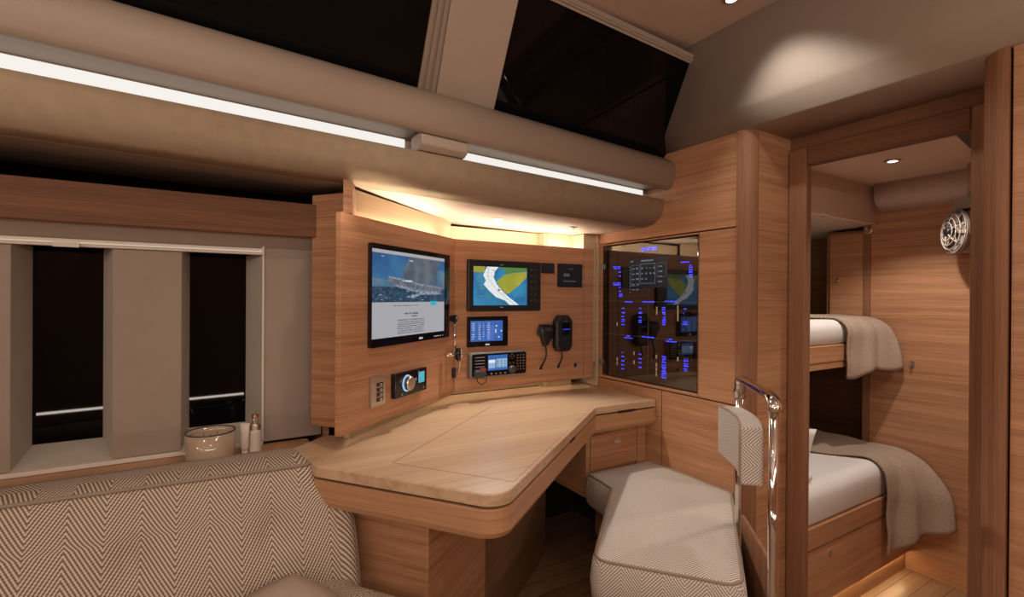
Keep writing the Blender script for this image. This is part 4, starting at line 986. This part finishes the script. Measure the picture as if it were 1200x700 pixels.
MB().tube([endw.pt(k[0], k[1]+.004, .01), endw.pt(k[0], k[1]+.006, .03), endw.pt(k[0]-.004, k[1]+.018, .036)], [.004, .004, .006], 8).build('prong', 'chrome', T, smooth=True)
MB().tube([endw.pt(k[0], k[1]-.004, .01), endw.pt(k[0], k[1]-.014, .026), endw.pt(k[0]-.003, k[1]-.008, .036)], [.004, .004, .006], 8).build('prong', 'chrome', T, smooth=True)
k = endw.at(1069, 427)
T = thing('coat_hook', 'lone small steel hook in the middle of the forward cabin wall', 'hook', endw.pt(*k))
MB().rrect(k[0]-.010, k[0]+.010, k[1]-.018, k[1]+.018, .0005, .004, .004, endw).build('plate', 'steel', T)
MB().tube([endw.pt(k[0], k[1]-.004, .004), endw.pt(k[0], k[1]-.006, .022), endw.pt(k[0], k[1]+.010, .028)], [.004, .004, .005], 8).build('prong', 'chrome', T, smooth=True)

# lower bunk
BX = -1.119
T = thing('lower_bunk', 'lower oak bunk with two locker doors in the cabin beyond the doorway', 'bunk', (BX-.4, 2.6, zf))
MB().box(-2.7, BX, YB+.002, Y3-.002, .186, .280).build('bunk_board', 'oak_h', T, bevel=.004)
MB().box(-2.7, BX-.024, YB+.002, Y3-.002, -.063, .185).build('bunk_base', 'oak_in_shade', T)
MB().box(-2.7, BX-.020, YB+.002, Y3-.002, zf, -.0635).build('kickboard', 'oak_edge', T)
ddx = Fr((BX, 0, 0), (0, 1, 0), (0, 0, 1), (1, 0, 0)); ym = ddx.at(1011, 640)[0]
d1_ = MB().box(YB+.004, ym-.001, -.064, .182, -.022, -.001, ddx).build('locker_door', 'oak_h', T, bevel=.001)
k = ddx.at(973, 648); MB().rrect(k[0]-.010, k[0]+.010, k[1]-.015, k[1]+.015, -.001, .003, .009, ddx).build('door_latch', 'steel', d1_)
d2_ = MB().box(ym+.001, Y3-.004, -.064, .182, -.022, -.001, ddx).build('locker_door', 'oak_h', T, bevel=.001)
k = ddx.at(1044, 608); MB().rrect(k[0]-.010, k[0]+.010, k[1]-.015, k[1]+.015, -.001, .003, .009, ddx).build('door_latch', 'steel', d2_)
tag(MB().box(BX-.0195, BX-.012, YB+.02, Y3-.03, -.071, -.066).build('led_strip', 'led_f'), 'warm light strip under the lower bunk shining on the cabin floor', 'light strip')
def mattress(name, x0, x1, y0, y1, z0, z1, r, label, parent=None):
    mb = MB(); rs = []
    for k in range(9):
        t = math.pi/2*k/8; i = r*(1-math.cos(t)); rs.append((i, z1-r+r*math.sin(t)))
    prof = [(.012, z0), (0, z0+.015)]+rs
    def ring(i, z):
        pts = []; rr = .03
        for cx, cy_, t0 in ((x1-i-rr, y1-i-rr, 0), (x0+i+rr, y1-i-rr, 90), (x0+i+rr, y0+i+rr, 180), (x1-i-rr, y0+i+rr, 270)):
            for k in range(5): t = math.radians(t0+90*k/4); pts.append(V((cx+rr*math.cos(t), cy_+rr*math.sin(t), z)))
        return pts
    mb.rings([ring(i, z) for i, z in prof])
    return tag(mb.build(name, 'sheet', smooth=True), label, 'mattress')
MZ = .450
mattress('mattress', -2.2, BX-.006, YB+.004, Y3-.008, .281, MZ, .060, 'mattress in white sheets on the lower bunk')
def throw(x_back, x_edge, y0, y1, zt, zb, out, label, wave=.012, y0top=None, sk=0.0, in_=0.0):
    """knitted blanket lying over the bunk and hanging down its front"""
    r = .07
    def fn(i, j):
        L1 = (x_edge-r)-x_back; L2 = math.pi/2*r; L3 = zt-r-zb+.012*math.sin(j*9)+sk*(j-.3)
        s = i*(L1+L2+L3)
        if s < L1: x, z, nx, nz = x_back+s, zt, 0, 1
        elif s < L1+L2: t = (s-L1)/r; x, z, nx, nz = x_edge-r+r*math.sin(t), zt-r+r*math.cos(t), math.sin(t), math.cos(t)
        else: x, z, nx, nz = x_edge, zt-r-(s-L1-L2), 1, 0
        h = max(0, (s-L1)/(L2+L3))
        ya = y0top if y0top is not None else y0
        yy0 = ya+(y0-ya)*min(1, s/L1)**1.5+in_*h
        y = yy0+(y1-yy0)*j
        off = wave*(.2+h)*(1+math.sin(j*12+h*2+1))+.003*math.sin(j*23+s*9)
        flare = out*math.sin(math.pi/2*min(1, h*1.25))*j**1.3
        e = .004+.003*(1+math.sin(s*30))
        return V((x+nx*(off+e)+flare, y, z+nz*(.25*off+e)))
    mb = MB(); mb.grid(fn, 60, 34)
    lay = mb.bm.loops.layers.uv.new('UVMap'); L = (x_edge-x_back)+(zt-zb)
    for k, fc in enumerate(mb.bm.faces):
        i, j = divmod(k, 34)
        for l, (a, b) in zip(fc.loops, ((i, j), (i+1, j), (i+1, j+1), (i, j+1))): l[lay].uv = (a/60*L, b/34*(y1-y0))
    o = mb.build('throw_blanket', 'knit', smooth=True)
    md = o.modifiers.new('solid', 'SOLIDIFY'); md.thickness = .010; md.offset = 1
    return tag(o, label, 'blanket', None)
throw(-2.1, BX+.002, 2.80, Y3-.02, MZ, .045, .15, 'beige knitted throw draped over the foot of the lower bunk', y0top=2.35, sk=-.12)
pillow('pillow', 'sheet', (-1.285, 2.20, .560), (1, 0, .1), (0, .30, .9), (0, -.9, .30), .30, .24, .09, 'white pillow propped at the near end of the lower bunk, cut off by the frame', 'pillow')
rb = MB(); rb.tube([V((-1.20, 2.13, MZ+.016)), V((-1.18, 2.18, MZ+.020)), V((-1.175, 2.24, MZ+.018)), V((-1.185, 2.28, MZ+.012))], [.018, .022, .02, .010], 10)
tag(rb.build('folded_cloth', 'sheet', smooth=True), 'small knotted white cloth lying on the lower bunk by the pillow', 'cloth')
# upper bunk
UX = -1.277
T = thing('upper_bunk', 'narrower upper oak bunk fixed above the lower one', 'bunk', (UX-.3, 2.6, .90))
MB().box(-2.6, UX, YB+.002, 3.05, .936, 1.021).build('bunk_board', 'oak_h', T, bevel=.005)
MB().box(-2.6, UX-.004, YB+.002, 3.05, .902, .934).build('bunk_rail', 'oak_edge', T, bevel=.003)
mattress('mattress', -2.2, UX-.006, YB+.004, 3.05, 1.022, 1.145, .055, 'mattress in white sheets on the upper bunk')
throw(-2.15, UX+.001, 2.76, Y3-.03, 1.145, .862, .10, 'beige knitted throw draped over the foot of the upper bunk', wave=.006, y0top=2.2, sk=-.05)

# cabin fan
fy = Fr((0, 2.93, 0), (1, 0, 0), (0, 0, 1), (0, -1, 0)); fa, fb_ = fy.at(1123, 272)
fo_ = V((fa, 2.93, fb_)); fnn = V((-.743, -.66, -.10)).normalized()
T = thing('cabin_fan', 'white plastic cabin fan with round ringed cage mounted high beside the doorway', 'fan', (fa, 2.93, fb_))
ff = Fr(fo_, V((0, 0, 1)).cross(fnn), V((.05, 0, 1)), None)
if ff.n.dot(fnn) < 0: ff.n = -ff.n
def ring_t(mb, rad, c, r=.0024):
    mb.tube([ff.pt(rad*math.cos(2*math.pi*k/36), rad*math.sin(2*math.pi*k/36), c) for k in range(37)], r, 6)
cg = MB()
for rad, c in ((.098, .018), (.081, .030), (.062, .038), (.042, .043)): ring_t(cg, rad, c)
for k in range(6):
    t = 2*math.pi*k/6+.3; cg.tube([ff.pt(.022*math.cos(t), .022*math.sin(t), .045), ff.pt(.062*math.cos(t), .062*math.sin(t), .038), ff.pt(.098*math.cos(t), .098*math.sin(t), .018)], .0024, 6)
cg.build('cage', 'cushpl', T, smooth=True)
MB().lathe([(.096, -.006), (.103, .004), (.103, .014), (.096, .016), (.090, .004), (.01, .000)], ff, 36).build('shroud', 'fanblade', T)
for k in range(5):
    t = 2*math.pi*k/5
    def P_(r, dt, c): return ff.pt(r*math.cos(t+dt), r*math.sin(t+dt), c)
    MB().rings([[P_(.02, -.3, .012+e), P_(.088, -.18, .010+e), P_(.092, .42, .022+e), P_(.02, .5, .020+e)] for e in (0, .0015)]).build('blade', 'cushpl', T)
MB().lathe([(.020, .02), (.020, .045), (.016, .049), (.002, .05)], ff, 20).build('hub', 'black', T)
MB().rrect(-.06, .10, -.095, .095, -.085, -.007, .05, ff, top=0).build('motor_housing', 'fanblade', T, bevel=.012)
MB().rrect(-.045, .11, .100, .15, -.06, .004, .014, ff).build('bracket', 'cushpl', T, bevel=.004)
MB().tube([ff.pt(.02, .15, -.03), V((ff.pt(.02, .15, -.03).x, ff.pt(.02, .15, -.03).y, cz+.001))], .012, 12).build('stem', 'cushpl', T, smooth=True)
